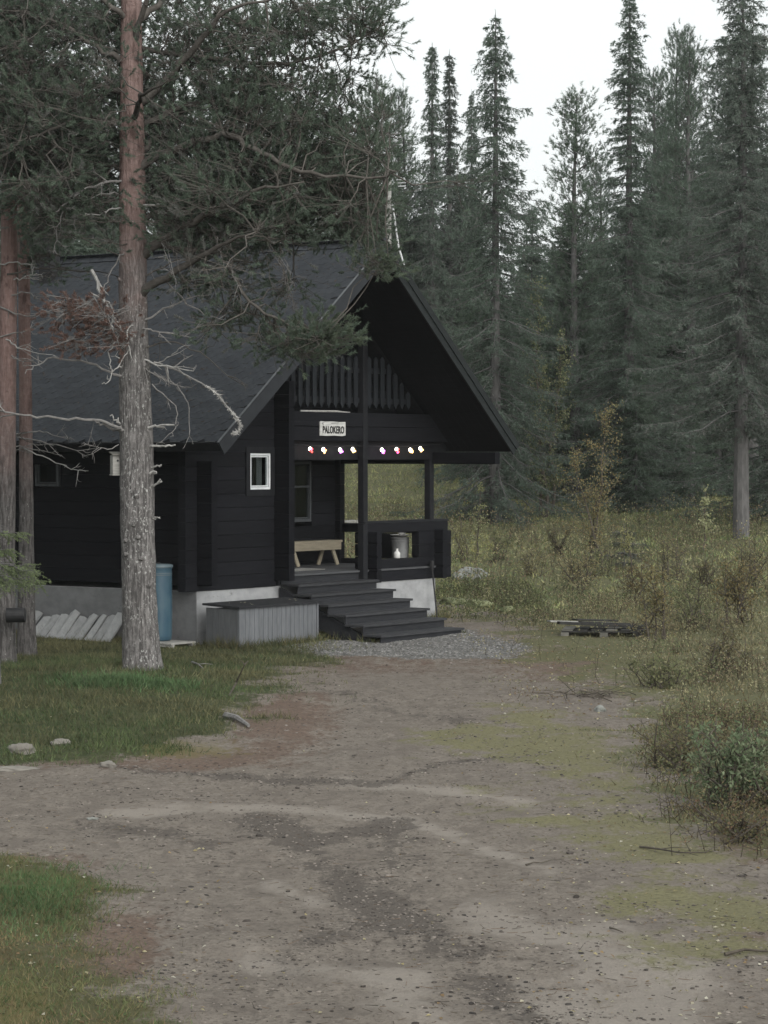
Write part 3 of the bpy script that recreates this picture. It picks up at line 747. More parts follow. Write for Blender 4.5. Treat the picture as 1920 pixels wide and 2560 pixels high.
# windows
def window(u0, u1, z0, z1, b, frame, fw=.055, bars=(), casing=None, axis_='u', casing_mat='trim'):
    """a window in a wall facing the front (axis u) or the left side (axis b)"""
    def bx(q, a0, a1, d0, d1, c0, c1, ch=.006):
        if axis_ == 'u': q.box(a0, a1, b+d0, b+d1, c0, c1, ch)
        else: q.box(b+d0, b+d1, a0, a1, c0, c1, ch)
    q = MB(); bx(q, u0, u0+fw, -.02, .05, z0, z1); bx(q, u1-fw, u1, -.02, .05, z0, z1)
    bx(q, u0+fw, u1-fw, -.02, .05, z0, z0+fw); bx(q, u0+fw, u1-fw, -.02, .05, z1-fw, z1)
    for zb in bars: bx(q, u0+fw, u1-fw, -.012, .04, zb-.02, zb+.02)
    w = q.build('window', M[frame], cabin)
    q = MB(); f2 = .022; i0, i1, j0, j1 = u0+fw+.008, u1-fw-.008, z0+fw+.008, z1-fw-.008
    bx(q, i0, i0+f2, 0, .04, j0, j1); bx(q, i1-f2, i1, 0, .04, j0, j1); bx(q, i0+f2, i1-f2, 0, .04, j0, j0+f2); bx(q, i0+f2, i1-f2, 0, .04, j1-f2, j1)
    q.build('sash', M[frame], w)
    q = MB(); bx(q, u0+fw, u1-fw, .018, .024, z0+fw, z1-fw, .001); q.build('pane', M['glass'], w)
    if casing:
        c = casing; q = MB()
        bx(q, u0-c, u0, -.035, .06, z0-c, z1+c); bx(q, u1, u1+c, -.035, .06, z0-c, z1+c)
        bx(q, u0, u1, -.035, .06, z0-c, z0); bx(q, u0, u1, -.035, .06, z1, z1+c); q.build('casing', M[casing_mat], w)
    q = MB(); a0, a1, c0, c1 = u0-.12, u1+.12, z0-.12, z1+.12
    bx(q, a0, a1, .45, .47, c0, c1); bx(q, a0-.02, a0, .17, .47, c0, c1); bx(q, a1, a1+.02, .17, .47, c0, c1); bx(q, a0-.02, a1+.02, .17, .47, c0-.02, c0-.001); bx(q, a0-.02, a1+.02, .17, .47, c1+.001, c1+.02)
    q.build('interior', M['dark_room'], w)
    return w
w = window(1.507, 2.12, 2.79, 3.45, .01, 'white', .042, casing=.115)
q = MB()
for k in range(9):
    t = k*.016; q.beam((1.87+t, .11+.012*(k % 2), 2.85), (1.872+t, .11+.012*(k % 2), 3.4), .02, .006, (0, 1, 0), .001)
q.build('curtain', M['curtain'], w)
window(LW[0]+.05, LW[1]-.05, LW[2]+.06, LW[3]-.02, .01, 'grey_frame', .05, axis_='b')
window(PW[0]+.02, PW[1]-.02, PW[2]+.02, PW[3]-.01, 2.43, 'grey_frame', .06, bars=(2.78,), casing=.0)

# ------------------------------------------------------------------ things on and around the cabin
def local(name, label, cat, u, b, z=0.0, rz=0.0, group=None):
    return thing(name, label, cat, cabin_pt(u, b, z), ANG+rz, group)
# sign
s = local('name_sign', 'pale wooden name sign reading PALOKERO hung on the porch beam', 'sign', 3.91, -.125, 3.917)
q = MB()
edge = [(-.41, -.132), (-.2, -.138), (.05, -.131), (.3, -.14), (.408, -.128), (.412, 0), (.405, .13), (.2, .126), (.0, .136), (-.25, .13), (-.37, .14), (-.41, .12), (-.404, .03)]
q.prism([(x, -.0, z) for x, z in edge], (0, .022, 0)); q.build('board', M['sign'], s)
cu = bpy.data.curves.new('lettering', 'FONT'); cu.body = 'PALOKERO'; cu.align_x = 'CENTER'; cu.align_y = 'CENTER'
cu.size = .235; cu.offset = .006; cu.extrude = .0025; cu.space_character = 1.05
tmp = bpy.data.objects.new('lettering', cu); COL.objects.link(tmp)
dg = bpy.context.evaluated_depsgraph_get(); me = bpy.data.meshes.new_from_object(tmp.evaluated_get(dg)); bpy.data.objects.remove(tmp)
me.materials.clear(); me.materials.append(M['ink'])
lt = link('lettering', me, s); lt.rotation_euler = (math.pi/2, 0, 0)
xs = [v.co.x for v in me.vertices]; sc = .68/(max(xs)-min(xs)); lt.scale = (sc, .80, 1); lt.location = (0.01, -.006, -.03)
q = MB()
for x0, z0, x1, z1 in ((-.33, .108, -.31, .06), (-.35, .10, -.28, .112), (-.05, .10, .18, .112)):
    q.beam((x0, -.003, z0), (x1, -.003, z1), .006, .008, (0, 1, 0), .001)
q.build('painted_mark', M['ink'], s)
# stick on the beam
q = MB(); q.tube([(2.98, -.06, 4.24), (3.5, -.06, 4.242), (4.1, -.065, 4.247), (4.35, -.06, 4.236), (4.55, -.06, 4.235)], [.018, .02, .02, .012, .008], 6)
t = local('long_stick', 'pale peeled stick lying along the top of the sign beam', 'stick', 0, 0); q.build('stick', M['dead_pale'], t)
# string of lights
ls = local('light_string', 'string of eight lit coloured lanterns hanging under the sign beam', 'string lights', 0, 0)
bulbs = [(700, 295), (778, 298), (877, 300), (952, 297), (1125, 300), (1212, 297), (1293, 300), (1353, 292)]
gl = {'white': glow('bulb_white', (1, .95, .86), 2.2), 'pink': glow('bulb_pink', (1, .10, .42), 2.2), 'red': glow('bulb_red', (1, .06, .05), 2.0), 'gold': glow('bulb_gold', (1, .62, .22), 2.4), 'violet': glow('bulb_violet', (.75, .2, .95), 2.2)}
BPL = -.09; pts = []
combo = [('red', 'white', 'pink'), ('gold', 'white', 'red'), ('violet', 'white', 'gold'), ('gold', 'white', 'gold'), ('violet', 'white', 'pink'), ('red', 'white', 'pink'), ('gold', 'white', 'gold'), ('gold', 'white', 'gold')]
for (cx, cy), cm in zip(bulbs, combo):
    px, py = 480+cx*.4219, 1000+cy*.4219
    r = ray(px, py); nrm = -B; p0 = cabin_pt(0, BPL)
    tt = ((p0-np.array([0, 0, CAM_Z]))@nrm)/(r@nrm); w = np.array([0, 0, CAM_Z])+r*tt
    u = (w-C0)@E; z = w[2]; pts.append((u, z))
    q = MB()
    q.lathe([(.012, .055), (.03, .04), (.036, .015), (.03, -.01), (.012, -.02)], (u, BPL, z), 10)
    bo = q.build('lantern', gl[cm[1]], ls, True)
    q = MB(); a0 = random.uniform(0, 6)
    for j in range(3):
        a = a0+j*2.1; q.lathe([(.004, .022), (.02, .008), (.017, -.012), (.004, -.02)], (u+.034*math.cos(a), BPL-.03, z-.012+.03*math.sin(a)), 7)
    q.build('petal', gl[cm[0]], bo, True)
    q = MB(); a = a0+1.0; q.lathe([(.004, .02), (.018, .006), (.015, -.012), (.004, -.018)], (u+.03*math.cos(a), BPL-.035, z-.02+.03*math.sin(a)), 7); q.build('petal', gl[cm[2]], bo, True)
    q = MB(); q.lathe([(.010, .075), (.012, .055)], (u, BPL, z), 8); q.build('cap', M['black'], bo)
cab = [(2.5, BPL, pts[0][1]+.10)]
for (u, z) in pts: cab += [(u-.05, BPL, z+.085), (u, BPL, z+.078)]
cab.append((7.6, BPL, pts[-1][1]+.1)); q = MB(); q.tube(cab, .008, 5); q.build('cable', M['black'], ls)
# bench on the porch
be = local('bench', 'light pine bench against the back wall of the porch', 'bench', 6.0, 2.0, 1.2)
q = MB(); q.box(-.95, .92, -.17, .17, .455, .5, .006); q.build('seat', M['bench'], be)
q = MB(); q.box(-.9, .88, -.165, -.14, .31, .453, .004); q.build('apron', M['bench'], be)
for u in (-.7, .62):
    for dy, t in ((-.14, -1), (.1, 1)):
        q = MB(); q.beam((u+.0*t, dy*.6, .45), (u+.16*(1 if t < 0 else -1), dy*1.05, .0), .09, .035, (0, 1, 0), .004); q.build('leg', M['bench'], be)
p = on_z(770, 1427, 1.2); rel = p-C0
dm = thing('doormat', 'pale woven doormat lying on the porch floor above the steps', 'doormat', (p[0]-.15, p[1]+.25, 1.204), ANG)
q = MB(); q.box(-.55, .45, -.25, .25, 0, .014, .004); q.build('mat', M['mat'], dm)
for dy in (-.25, .25):
    q = MB(); q.box(-.55, .45, dy-.012, dy+.012, .014, .018, .002); q.build('border', M['weathered_mid'], dm)
bk = local('metal_bucket', 'tall grey metal bucket standing on the porch behind the railing', 'bucket', 7.05, .5, 1.2)
q = MB(); q.lathe([(.155, 0), (.16, .02), (.18, .55), (.188, .56), (.188, .575), (.172, .575), (.16, .5)], seg=28); q.build('bucket_body', M['bucket'], bk, True)
for z in (.12, .5):
    q = MB(); q.lathe([(.164+.03*z, z-.012), (.17+.032*z, z), (.164+.03*z, z+.012)], seg=28); q.build('hoop', M['bucket'], bk, True)
bw = local('bowl', 'white bowl resting on top of the grey bucket', 'bowl', 7.05, .5, 1.776)
q = MB(); q.lathe([(.06, 0), (.12, .012), (.2, .045), (.205, .05), (.19, .046), (.08, .014)], seg=24); q.build('dish', M['ceramic'], bw, True)
q = MB(); q.lathe([(.03, .014), (.05, .02), (.085, .085), (.08, .085), (.04, .03)], (.06, 0, 0), 18); q.build('cup', M['ceramic'], bw, True)
jg = local('white_jug', 'small white jug standing on the lower rail of the porch', 'jug', 6.33, .08, 1.384)
q = MB(); q.lathe([(.055, 0), (.066, .015), (.066, .105), (.045, .13), (.026, .14), (.024, .18), (.03, .19)], seg=18); q.build('jug_body', M['ceramic'], jg, True)
q = MB(); q.tube([(.06, 0, .04), (.1, 0, .05), (.1, 0, .09), (.06, 0, .10)], .009, 6); q.build('handle', M['ceramic'], jg)
# storage box in front of the wall
sb = local('storage_box', 'grey board clad storage box with a black felt lid beside the steps', 'storage box', -.2, -1.1, -.02)
L_, Dp, Hf, Hb = 2.32, .74, .76, .80
q = MB(); q.box(.03, L_-.03, .03, Dp-.03, .02, Hf-.02, .004); q.build('carcass', M['dark_room'], sb)
n = 17; bwid = (L_-.1)/n
for k in range(n):
    q = MB(); q.box(.05+k*bwid, .05+(k+1)*bwid-.010, .0, .026, random.uniform(.0, .012), Hf-.005, .003); q.build('board', M['box'], sb)
for x in (.0, L_-.045):
    q = MB(); q.box(x, x+.045, -.008, .03, .0, Hf-.004, .004); q.build('corner_trim', M['box'], sb)
for x0, x1 in ((-.004, .026), (L_-.026, L_+.004)):
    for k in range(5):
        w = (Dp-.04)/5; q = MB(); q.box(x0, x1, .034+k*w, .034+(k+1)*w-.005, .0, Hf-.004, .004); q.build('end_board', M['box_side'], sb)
q = MB(); q.prism([(-.05, -.05, Hf), (-.05, Dp+.04, Hb), (-.05, Dp+.04, Hb+.035), (-.05, -.05, Hf+.035)], (L_+.1, 0, 0)); q.build('lid', M['lid'], sb)
q = MB(); lp = []
for k in range(9):
    x, y = random.uniform(.2, 2.2), random.uniform(0, .6); lp.append((x, y, Hf+.04+(Hb-Hf)*y/Dp+.004))
lp = np.array(lp); a = rng.uniform(0, 6.28, 9)
q.leaves(lp, np.stack([np.cos(a), np.sin(a), a*0], 1), np.tile([0, 0, 1.], (9, 1)), .06, .045, (.42, .40, .30)); q = q.build('fallen_leaf', M['leaf'], sb); q['kind'] = 'stuff'
# barrel on its stand
bl = local('rain_barrel', 'tall faded blue rain barrel on a slatted stand by the corner', 'barrel', -.46, .50, .14)
q = MB(); q.lathe([(.20, .0), (.225, .02), (.235, .1), (.24, .6), (.238, 1.2), (.235, 1.26), (.242, 1.275), (.242, 1.29), (.22, 1.295)], seg=32); q.build('barrel_body', M['blue'], bl, True)
q = MB(); q.lathe([(.25, 1.29), (.256, 1.3), (.256, 1.335), (.2, 1.352), (.05, 1.36), (.001, 1.36)], seg=32); q.build('lid', M['blue_lid'], bl, True)
q = MB(); q.lathe([(.03, 1.36), (.035, 1.37), (.03, 1.385), (.001, 1.386)], (.0, 0, 0), 12); q.build('knob', M['black'], bl)
q = MB()
for z in (1.16, 1.19): q.lathe([(.239, z-.008), (.246, z), (.239, z+.008)], seg=32)
q.build('hoop', M['blue_lid'], bl, True)
pl = local('slatted_stand', 'low weathered slatted wooden stand under the blue barrel', 'wooden stand', -.5, .32, 0.0)
for k in range(5):
    q = MB(); q.box(-.34, .34, -.42+k*.17, -.42+k*.17+.14, .105, .135, .004); q.build('slat', M['weathered'], pl)
for x in (-.28, .28):
    q = MB(); q.box(x-.04, x+.04, -.42, .40, .06, .103, .004); q.build('bearer', M['weathered'], pl)
    for y in (-.4, .36):
        q = MB(); q.box(x-.035, x+.035, y-.02, y+.05, -.06, .058, .004); q.build('foot', M['weathered'], pl)
# pale slabs leaning on the foundation
for k in range(10):
    b = 1.75+k*.225; hgt = random.uniform(.42, .62)-(.10 if k > 6 else 0)
    g = float(ground_z(*cabin_pt(-.35, b)[:2]))
    t = local('leaning_slab', 'pale flat slab in the slanting row leaning on the side foundation', 'slab', -.04, b, g-.05, group='pale slabs leaning along the foundation')
    q = MB(); wv = random.uniform(.17, .215)
    P = [(-.30, -wv*.5+.11, random.uniform(-.05, .05)), (-.30, wv*.5+.11, .0), (-.03, wv*.5-.09, hgt+random.uniform(-.04, .04)), (-.03, -.09, hgt+.03), (-.03, -wv*.5-.09, hgt+random.uniform(-.04, .04))]
    q.prism(P, (-.035, 0, .012)); q.build('slab', M['slab'], t)
# broom against the foundation
bm = local('broom', 'dark long handled broom leaning on the foundation right of the steps', 'broom', 7.27, -.06, 0)
q = MB(); q.tube([(-.02, -.22, .0), (.0, -.12, .7), (.01, -.06, 1.12)], .016, 7); q.build('handle', M['black'], bm)
q = MB(); q.lathe([(.02, 1.1), (.035, 1.13), (.05, 1.22), (.045, 1.3), (.02, 1.31)], (.01, -.05, 0), 10); q.build('head', M['black'], bm)

# aerial mast behind the ridge
ADP = 51.0
ap = at(971, 414, ADP); ax, ay = ap[0], ap[1]; au = (np.array([ax, ay, 0])-C0)@E; az = roof_z(au)
an = thing('tv_aerial', 'pale aerial mast with two rod antennas on the far roof slope of the cabin', 'antenna', (ax, ay, az))
H = ap[2]-az
q = MB(); q.tube([(0, 0, -.15), (0, 0, H*.5), (0, 0, H)], .06, 12); q.build('mast', M['birch_bark'], an, True)
q = MB(); q.tube([(.08, -.02, H-.75), (.2, -.1, H-1.6), (.5, -.2, H-2.6)], .02, 6); q.build('strut', M['aluminium'], an)
def lo(px, py): v = at(px, py, ADP); return np.array([v[0]-ax, v[1]-ay, v[2]-az])
q = MB(); q.tube([lo(1008, 330), lo(1012, 440)], .018, 6); q.tube([lo(1012, 440), lo(1010, 441), lo(932, 440), lo(880, 438)], .016, 6); q.tube([lo(931, 424), lo(933, 470)], .014, 5); q.tube([lo(1016, 440), lo(1016, 468)], .014, 5)
q.build('boom', M['black'], an)
for (x0, x1, y) in ((984, 1008, 333), (986, 1009, 343), (982, 1009, 352), (988, 1010, 361), (960, 985, 387), (932, 948, 430), (934, 950, 440), (934, 948, 455), (946, 968, 462), (992, 1016, 449), (988, 1016, 457), (995, 1016, 465), (950, 968, 470)):
    q = MB(); q.tube([lo(x0, y+1), lo(x1, y)], .011, 5); q.build('rod', M['aluminium'], an)

# ================================================================== TREES
def unit(v): return v/(np.linalg.norm(v, axis=-1, keepdims=True)+1e-9)
def green(n, base, dark, grey=None, gp=0.0):
    t = rng.random((n, 1)); c = np.array(base)*t+np.array(dark)*(1-t)
    c = c*(rng.uniform(.75, 1.25, (n, 1)))
    if grey is not None:
        k = rng.random(n) < gp; c[k] = np.array(grey)*rng.uniform(.7, 1.2, (k.sum(), 1))
    return c
def shoots(mb, p, d, ln, per, nl, nw, tint, spread=.75, jitter=.25):
    """needle brushes along shoots"""
    n = len(p)
    if n == 0: return
    t = rng.uniform(.05, 1.0, (n, per)); q = p[:, None]+d[:, None]*(ln[:, None]*t)[..., None]
    r = unit(np.cross(np.repeat(d[:, None], per, 1), rng.normal(size=(n, per, 3))))
    f = rng.uniform(.35, 1.0, (n, per, 1))
    nd = unit(d[:, None]*f+r*spread)
    L = nl*rng.uniform(.7, 1.15, n*per)
    mb.needles(q.reshape(-1, 3), nd.reshape(-1, 3), L, nw, np.repeat(tint, per, 0)*rng.uniform(.85, 1.15, (n*per, 1)))
def curve(p0, p1, sag, n=6, wob=.06):
    t = np.linspace(0, 1, n)[:, None]; L = np.linalg.norm(p1-p0)
    c = p0+(p1-p0)*t; c[:, 2] += sag*L*np.sin(t[:, 0]*math.pi)
    w = rng.normal(size=(n, 3))*wob*L/ n**.5; w[0] = 0; w[-1] = 0
    return c+w
PINE = ((.138, .178, .132), (.092, .122, .092))
def clump(nb, wb, c, d0, size, ns, per, nl, nw, cols, grey=None, gp=0.0):
    """a spray of pine shoots round c; twigs go to wb, needles to nb"""
    d0 = unit(d0)
    pos = rng.normal(size=(ns, 3))*np.array([1, 1, .55])*size*.55
    p = c+pos
    d = unit(unit(pos+1e-6)*.8+d0*.8+np.array([0, 0, .45])+rng.normal(size=(ns, 3))*.3)
    ln = rng.uniform(.6, 1.15, ns)*size*.42
    root = c-d0*size*.35
    wb.sticks(np.tile(root, (ns, 1))+rng.normal(size=(ns, 3))*.02, p, .0042, .003)
    wb.sticks(p, p+d*ln[:, None], .0032, .0015)
    tint = green(ns, *cols, grey, gp)
    shoots(nb, p, d, ln, per, nl, nw, tint, .62)

def trunk_mesh(pts, rad, seg=28, rough=.035, step=.09, flare=0.0, knots=()):
    """a trunk with bark relief in the mesh"""
    pts = np.asarray(pts, float); rad = np.asarray(rad, float)
    z = np.arange(pts[0, 2], pts[-1, 2], step); z = np.append(z, pts[-1, 2])
    cx = np.interp(z, pts[:, 2], pts[:, 0]); cy = np.interp(z, pts[:, 2], pts[:, 1]); r = np.interp(z, pts[:, 2], rad)
    a = np.linspace(0, 2*math.pi, seg, endpoint=False)
    A, Z = np.meshgrid(a, z); R_ = np.repeat(r[:, None], seg, 1)
    nz = np.empty_like(A)
    fa = A/(2*math.pi)*9
    n1 = vnoise(np.minimum(fa, 9-fa)*2, Z*3.2, 1.6, 5)*.6+vnoise(np.minimum(fa, 9-fa)*5, Z*5, 1.6, 6)*.4-.5
    R_ = R_*(1+n1*rough*2)
    if flare:
        fl = np.exp(-(Z-z[0])/.28)*flare
        R_ = R_*(1+fl*(1+.5*np.sin(A*5+1)))
    V = np.stack([cx[:, None]+R_*np.cos(A), cy[:, None]+R_*np.sin(A), Z], -1).reshape(-1, 3)
    n = len(z); i = np.arange(n-1)[:, None]*seg; k = np.arange(seg)[None, :]
    Q = np.stack([i+k, i+(k+1) % seg, i+seg+(k+1) % seg, i+seg+k], -1).reshape(-1, 4)
    mb = MB(); mb.add(V, Q); return mb

# ---- the big pine in front of the cabin (measured limb by limb)
PD = 38.7
pbase = np.array([*at(355, 1684, PD)[:2], 0.0]); pbase[2] = float(ground_z(pbase[0], pbase[1]))-.05
pine = thing('pine_tree', 'tall pine with a thick scaly trunk standing before the cabin roof', 'pine tree', pbase)
def pl_(px, py, dd=0.0): return at(px, py, PD+dd)-pbase
tp = [pl_(355, 1690), pl_(348, 1500), pl_(343, 1250), pl_(341, 1100), pl_(333, 820), pl_(330, 350), pl_(328, 0), pl_(335, -500), pl_(330, -900)]
tr = np.array([46, 43, 42.5, 41.5, 36.5, 31, 25.5, 17, 4])/F*PD
trm = trunk_mesh(tp, tr, 36, .05, .05, .26)
knots = [(345, 1239), (338, 1310), (350, 1342), (318, 1385), (358, 1395), (375, 1463), (318, 1350), (335, 560), (345, 290), (365, 480), (300, 700)]
for kx, ky in knots:
    c = pl_(kx, ky); rr = np.interp(c[2], [t[2] for t in tp], tr); ax_ = np.array([np.interp(c[2], [t[2] for t in tp], [t[0] for t in tp]), np.interp(c[2], [t[2] for t in tp], [t[1] for t in tp]), c[2]])
    dx = np.clip((c[0]-ax_[0])/rr, -.95, .95); nrm = np.array([dx, -math.sqrt(1-dx*dx), 0])
    trm.tube([ax_+nrm*(rr*.9), ax_+nrm*(rr*1.06), ax_+nrm*(rr*1.12)-[0, 0, .01]], [.05, .038, .012], 8)
trm.build('trunk', M['pine_bark'], pine, True)
def axis_at(z): return np.array([np.interp(z, [t[2] for t in tp], [t[0] for t in tp]), np.interp(z, [t[2] for t in tp], [t[1] for t in tp]), z])
limb_pts = []
def limb(pts, r0, r1, dd=None):
    dd = random.uniform(-1.2, 1.2) if dd is None else dd
    n = len(pts); P = np.array([pl_(x, y, dd*(i/(n-1))**1.2) for i, (x, y) in enumerate(pts)])
    P[0] = axis_at(P[0][2]); f = np.linspace(0, n-1, n*3); Q = np.stack([np.interp(f, np.arange(n), P[:, k]) for k in range(3)], 1)
    Q[1:-1] += rng.normal(size=Q[1:-1].shape)*.02
    limb_pts.append(Q); limbs = MB(); limbs.tube(Q, r0+(min(r1, .010)-r0)*np.linspace(0, 1, len(Q))**1.1, 7); limbs.build('limb', M['limb'], pine, True)
for pts, r0, r1, dd in [
    ([(335, 650), (420, 597), (480, 556), (555, 515), (650, 470), (760, 455)], .08, .02, -1.5),
    ([(335, 745), (405, 700), (498, 642), (561, 605), (640, 580)], .075, .025, -1.5),
    ([(561, 605), (570, 640), (585, 700), (640, 770), (710, 810), (770, 828), (815, 838)], .035, .008, -1.0),
    ([(330, 430), (370, 405), (463, 365), (555, 333), (579, 341), (636, 370), (712, 417), (787, 437), (955, 443), (990, 430)], .075, .014, -1.4),
    ([(330, 400), (370, 365), (434, 295), (500, 250), (600, 220)], .06, .02, 1.0),
    ([(330, 270), (446, 168), (492, 116), (532, 55), (600, 10), (760, -20)], .07, .025, -1.2),
    ([(492, 116), (600, 155), (720, 160), (860, 120), (960, 60)], .04, .01, .2),
    ([(330, 70), (380, 20), (470, -60), (650, -120), (850, -80)], .06, .015, .8),
    ([(335, 330), (450, 260), (600, 255), (760, 280), (900, 300)], .05, .012, 1.2),
    ([(335, 560), (420, 520), (560, 500), (700, 520), (860, 540)], .05, .012, 1.4),
    ([(330, 240), (270, 220), (180, 180), (60, 150), (-60, 140)], .06, .02, .7),
    ([(330, 60), (290, 25), (200, -40), (60, -80)], .055, .02, -.7),
    ([(330, 330), (280, 292), (200, 290), (110, 330), (20, 360)], .05, .015, -.6),
    ([(330, 470), (300, 420), (200, 390), (100, 420), (0, 450)], .045, .015, 1.0),
    ([(330, 160), (250, 120), (150, 60), (20, 20)], .05, .015, .2),
    ([(330, 130), (350, 60), (400, -80), (420, -260)], .06, .02, -1.0),
    ([(330, -120), (420, -200), (560, -250), (700, -200)], .05, .015, .0),
    ([(330, -150), (240, -200), (100, -220), (-40, -150)], .05, .015, .3),
    ([(330, 300), (345, 260), (360, 230), (420, 200)], .05, .015, -2.2), ([(330, 420), (345, 390), (330, 370), (300, 340)], .05, .015, 2.2)]:
    limb(pts, r0, r1, dd)
ALLP = np.concatenate(limb_pts)
nb, wb = MB(), MB()
# where foliage hangs: (x, y, half width, half height, clumps, greyness)
masses = [(690, 60, 230, 90, 62, .1), (900, 40, 90, 80, 22, .0), (800, 190, 100, 60, 16, .0), (560, 160, 150, 110, 34, .2), (480, 300, 130, 110, 34, .2), (640, 330, 150, 90, 38, .15), (820, 330, 130, 80, 36, .05),
          (930, 400, 70, 90, 22, .05), (560, 440, 160, 70, 30, .25), (760, 500, 170, 60, 42, .08), (900, 560, 80, 60, 18, .05), (480, 520, 110, 60, 18, .3), (620, 520, 180, 45, 26, .2), (450, 480, 90, 60, 14, .25), (810, 560, 90, 45, 12, .1), (170, 540, 110, 45, 14, .3), (520, 660, 120, 60, 9, .4), (600, 590, 150, 40, 9, .3), (560, 720, 130, 60, 10, .35), (610, 815, 100, 42, 10, .2),
          (795, 845, 34, 26, 9, .0), (725, 862, 70, 24, 11, .1), (700, 720, 90, 50, 2, .3), (960, 650, 30, 30, 4, .0), (640, 230, 160, 60, 18, .15), (380, 250, 60, 160, 14, .3), (400, 470, 60, 80, 8, .35),
          (120, 80, 180, 110, 54, .25), (80, 260, 140, 90, 42, .2), (210, 220, 90, 120, 28, .3), (110, 380, 130, 70, 40, .2), (230, 400, 70, 70, 16, .35), (60, 470, 90, 40, 8, .3), (240, 70, 80, 110, 22, .3), (420, 80, 90, 100, 22, .25), (230, 560, 60, 50, 5, .4), (480, 470, 130, 70, 24, .35), (650, 470, 140, 60, 26, .25), (790, 420, 110, 70, 22, .1), (430, 560, 90, 60, 10, .4), (560, 570, 130, 50, 14, .35), (700, 580, 110, 40, 7, .25), (60, 380, 110, 70, 24, .3), (150, 470, 110, 50, 14, .35), (240, 300, 80, 90, 20, .35), (860, 470, 80, 60, 16, .05)]
for (mx, my, hw, hh, cnt, gp) in masses:
    for _ in range(cnt):
        x, y = random.gauss(mx, hw*.55), random.gauss(my, hh*.55); dd = random.gauss(.45, .85)
        if abs(x-np.interp(y, [0, 350, 820], [328, 330, 333])) < 62 and dd < .5: dd = .5+abs(dd)
        c = pl_(x, y, dd)
        dist = np.linalg.norm((ALLP-c)*np.array([1, .8, 1.0]), axis=1); j = int(np.argmin(dist+rng.random(len(dist))*.25)); root = ALLP[j]
        if dist[j] > 1.6:
            c = root+(c-root)*(1.4/dist[j])
        pts = curve(root, c, random.uniform(-.10, .06), 5, .10)
        wb.tube(pts, np.linspace(.013, .006, 5), 4, cap=False)
        clump(nb, wb, c, (c-root)+np.array([0, 0, .1]), random.uniform(.32, .5), random.randint(13, 18), 50, .060, .0100, PINE, (.17, .175, .16), gp*.6)
# the clear clumps that hang over the gable
for (x, y, k) in ((832, 830, 3), (822, 862, 3), (775, 885, 3), (800, 815, 2), (785, 848, 2), (940, 655, 2), (962, 655, 2)):
    for _ in range(k):
        c = pl_(random.gauss(x, 9), random.gauss(y, 9), -1.0+random.gauss(0, .15))
        j = int(np.argmin(np.linalg.norm(ALLP-c, axis=1))); wb.tube(curve(ALLP[j], c, -.05, 5, .08), np.linspace(.012, .005, 5), 4, cap=False)
        clump(nb, wb, c, np.array([.7, -.2, .3]), .31, 14, 56, .062, .0100, ((.135, .165, .115), (.09, .115, .082)))
wb.build('twigs', M['limb'], pine)
nb.build('crown', M['needle'], pine)
# dead grey branches, each one on its own
def dead(pts, r0, r1, mat='dead_wood', dd=-.3, forks=3, fl=.35, parent=pine, frame=None):
    fr_ = frame or pl_
    n = len(pts); P = np.array([fr_(x, y, dd*(.3+.7*i/(n-1))) for i, (x, y) in enumerate(pts)])
    f = np.linspace(0, n-1, n*3); Q = np.stack([np.interp(f, np.arange(n), P[:, k]) for k in range(3)], 1)
    Q[1:-1] += rng.normal(size=Q[1:-1].shape)*.012
    r0 *= .85; r1 *= .8; q = MB(); q.tube(Q, np.linspace(r0, r1, len(Q)), 6)
    d = unit(Q[-1]-Q[0])
    for k in range(forks):
        j = random.randint(2, len(Q)-2); dv = unit(d*.7+rng.normal(size=3)*np.array([.6, .6, .7])); l = fl*random.uniform(.4, 1.2)
        e = Q[j]+dv*l; m_ = Q[j]+dv*l*.5+rng.normal(size=3)*.03
        q.tube([Q[j], m_, e], [r1*1.0+.002, r1*.8+.001, .002], 4, cap=False)
        e2 = m_+unit(dv+rng.normal(size=3)*.7)*l*.5; q.tube([m_, (m_+e2)/2+rng.normal(size=3)*.015, e2], [.004, .003, .0015], 4, cap=False)
    return q.build('dead_branch', M[mat], parent)
k = .2894
def c2(*pp): return [(x*k, 420+y*k) for x, y in pp]
def c3(*pp): return [(x*.3375, 1000+y*.3375) for x, y in pp]
dead(c2((1150, 1395), (1280, 1385), (1400, 1420), (1660, 1465)), .02, .008, forks=6)
dead(c2((1180, 1630), (1340, 1690), (1500, 1725), (1660, 1750)), .02, .007, 'dead_pale', forks=6)
dead(c2((1340, 1690), (1470, 1620), (1560, 1560)), .012, .005, 'dead_pale', forks=2)
dead(c2((1180, 1650), (1300, 1770), (1450, 1850), (1600, 1900)), .014, .006, forks=5)
dead([(385, 905), (440, 925), (500, 955), (530, 972)], .02, .012, forks=4)
dead([(385, 930), (415, 950), (443, 965), (463, 988), (474, 1021), (474, 1085), (465, 1105), (457, 1121)], .014, .004, 'dead_wood', forks=4, fl=.2)
dead([(380, 960), (425, 1000), (442, 1018), (442, 1060), (438, 1070), (400, 1105), (385, 1112)], .012, .004, forks=5, fl=.2)
dead(c2((790, 880), (870, 1080), (950, 1260), (1040, 1400)), .032, .022, 'dead_pale', -.5, 3, .3)
dead(c2((1100, 740), (1020, 760), (940, 920), (890, 1050)), .016, .008, 'dead_wood', -.5, 2, .2)
dead(c2((1050, 860), (780, 1080), (950, 1170), (1030, 1330), (1020, 1470), (950, 1590), (950, 1700), (970, 1760), (940, 1850), (880, 1866))[1:], .014, .008, 'dead_pale', -.7, 3, .3)
dead(c2((1170, 1340), (1100, 1390), (1115, 1560), (1050, 1690), (970, 1760)), .014, .01, 'dead_pale', -.6, 3, .25)
dead(c2((780, 1230), (880, 1320), (1000, 1470)), .010, .009, 'dead_wood', -.7, 2, .2)
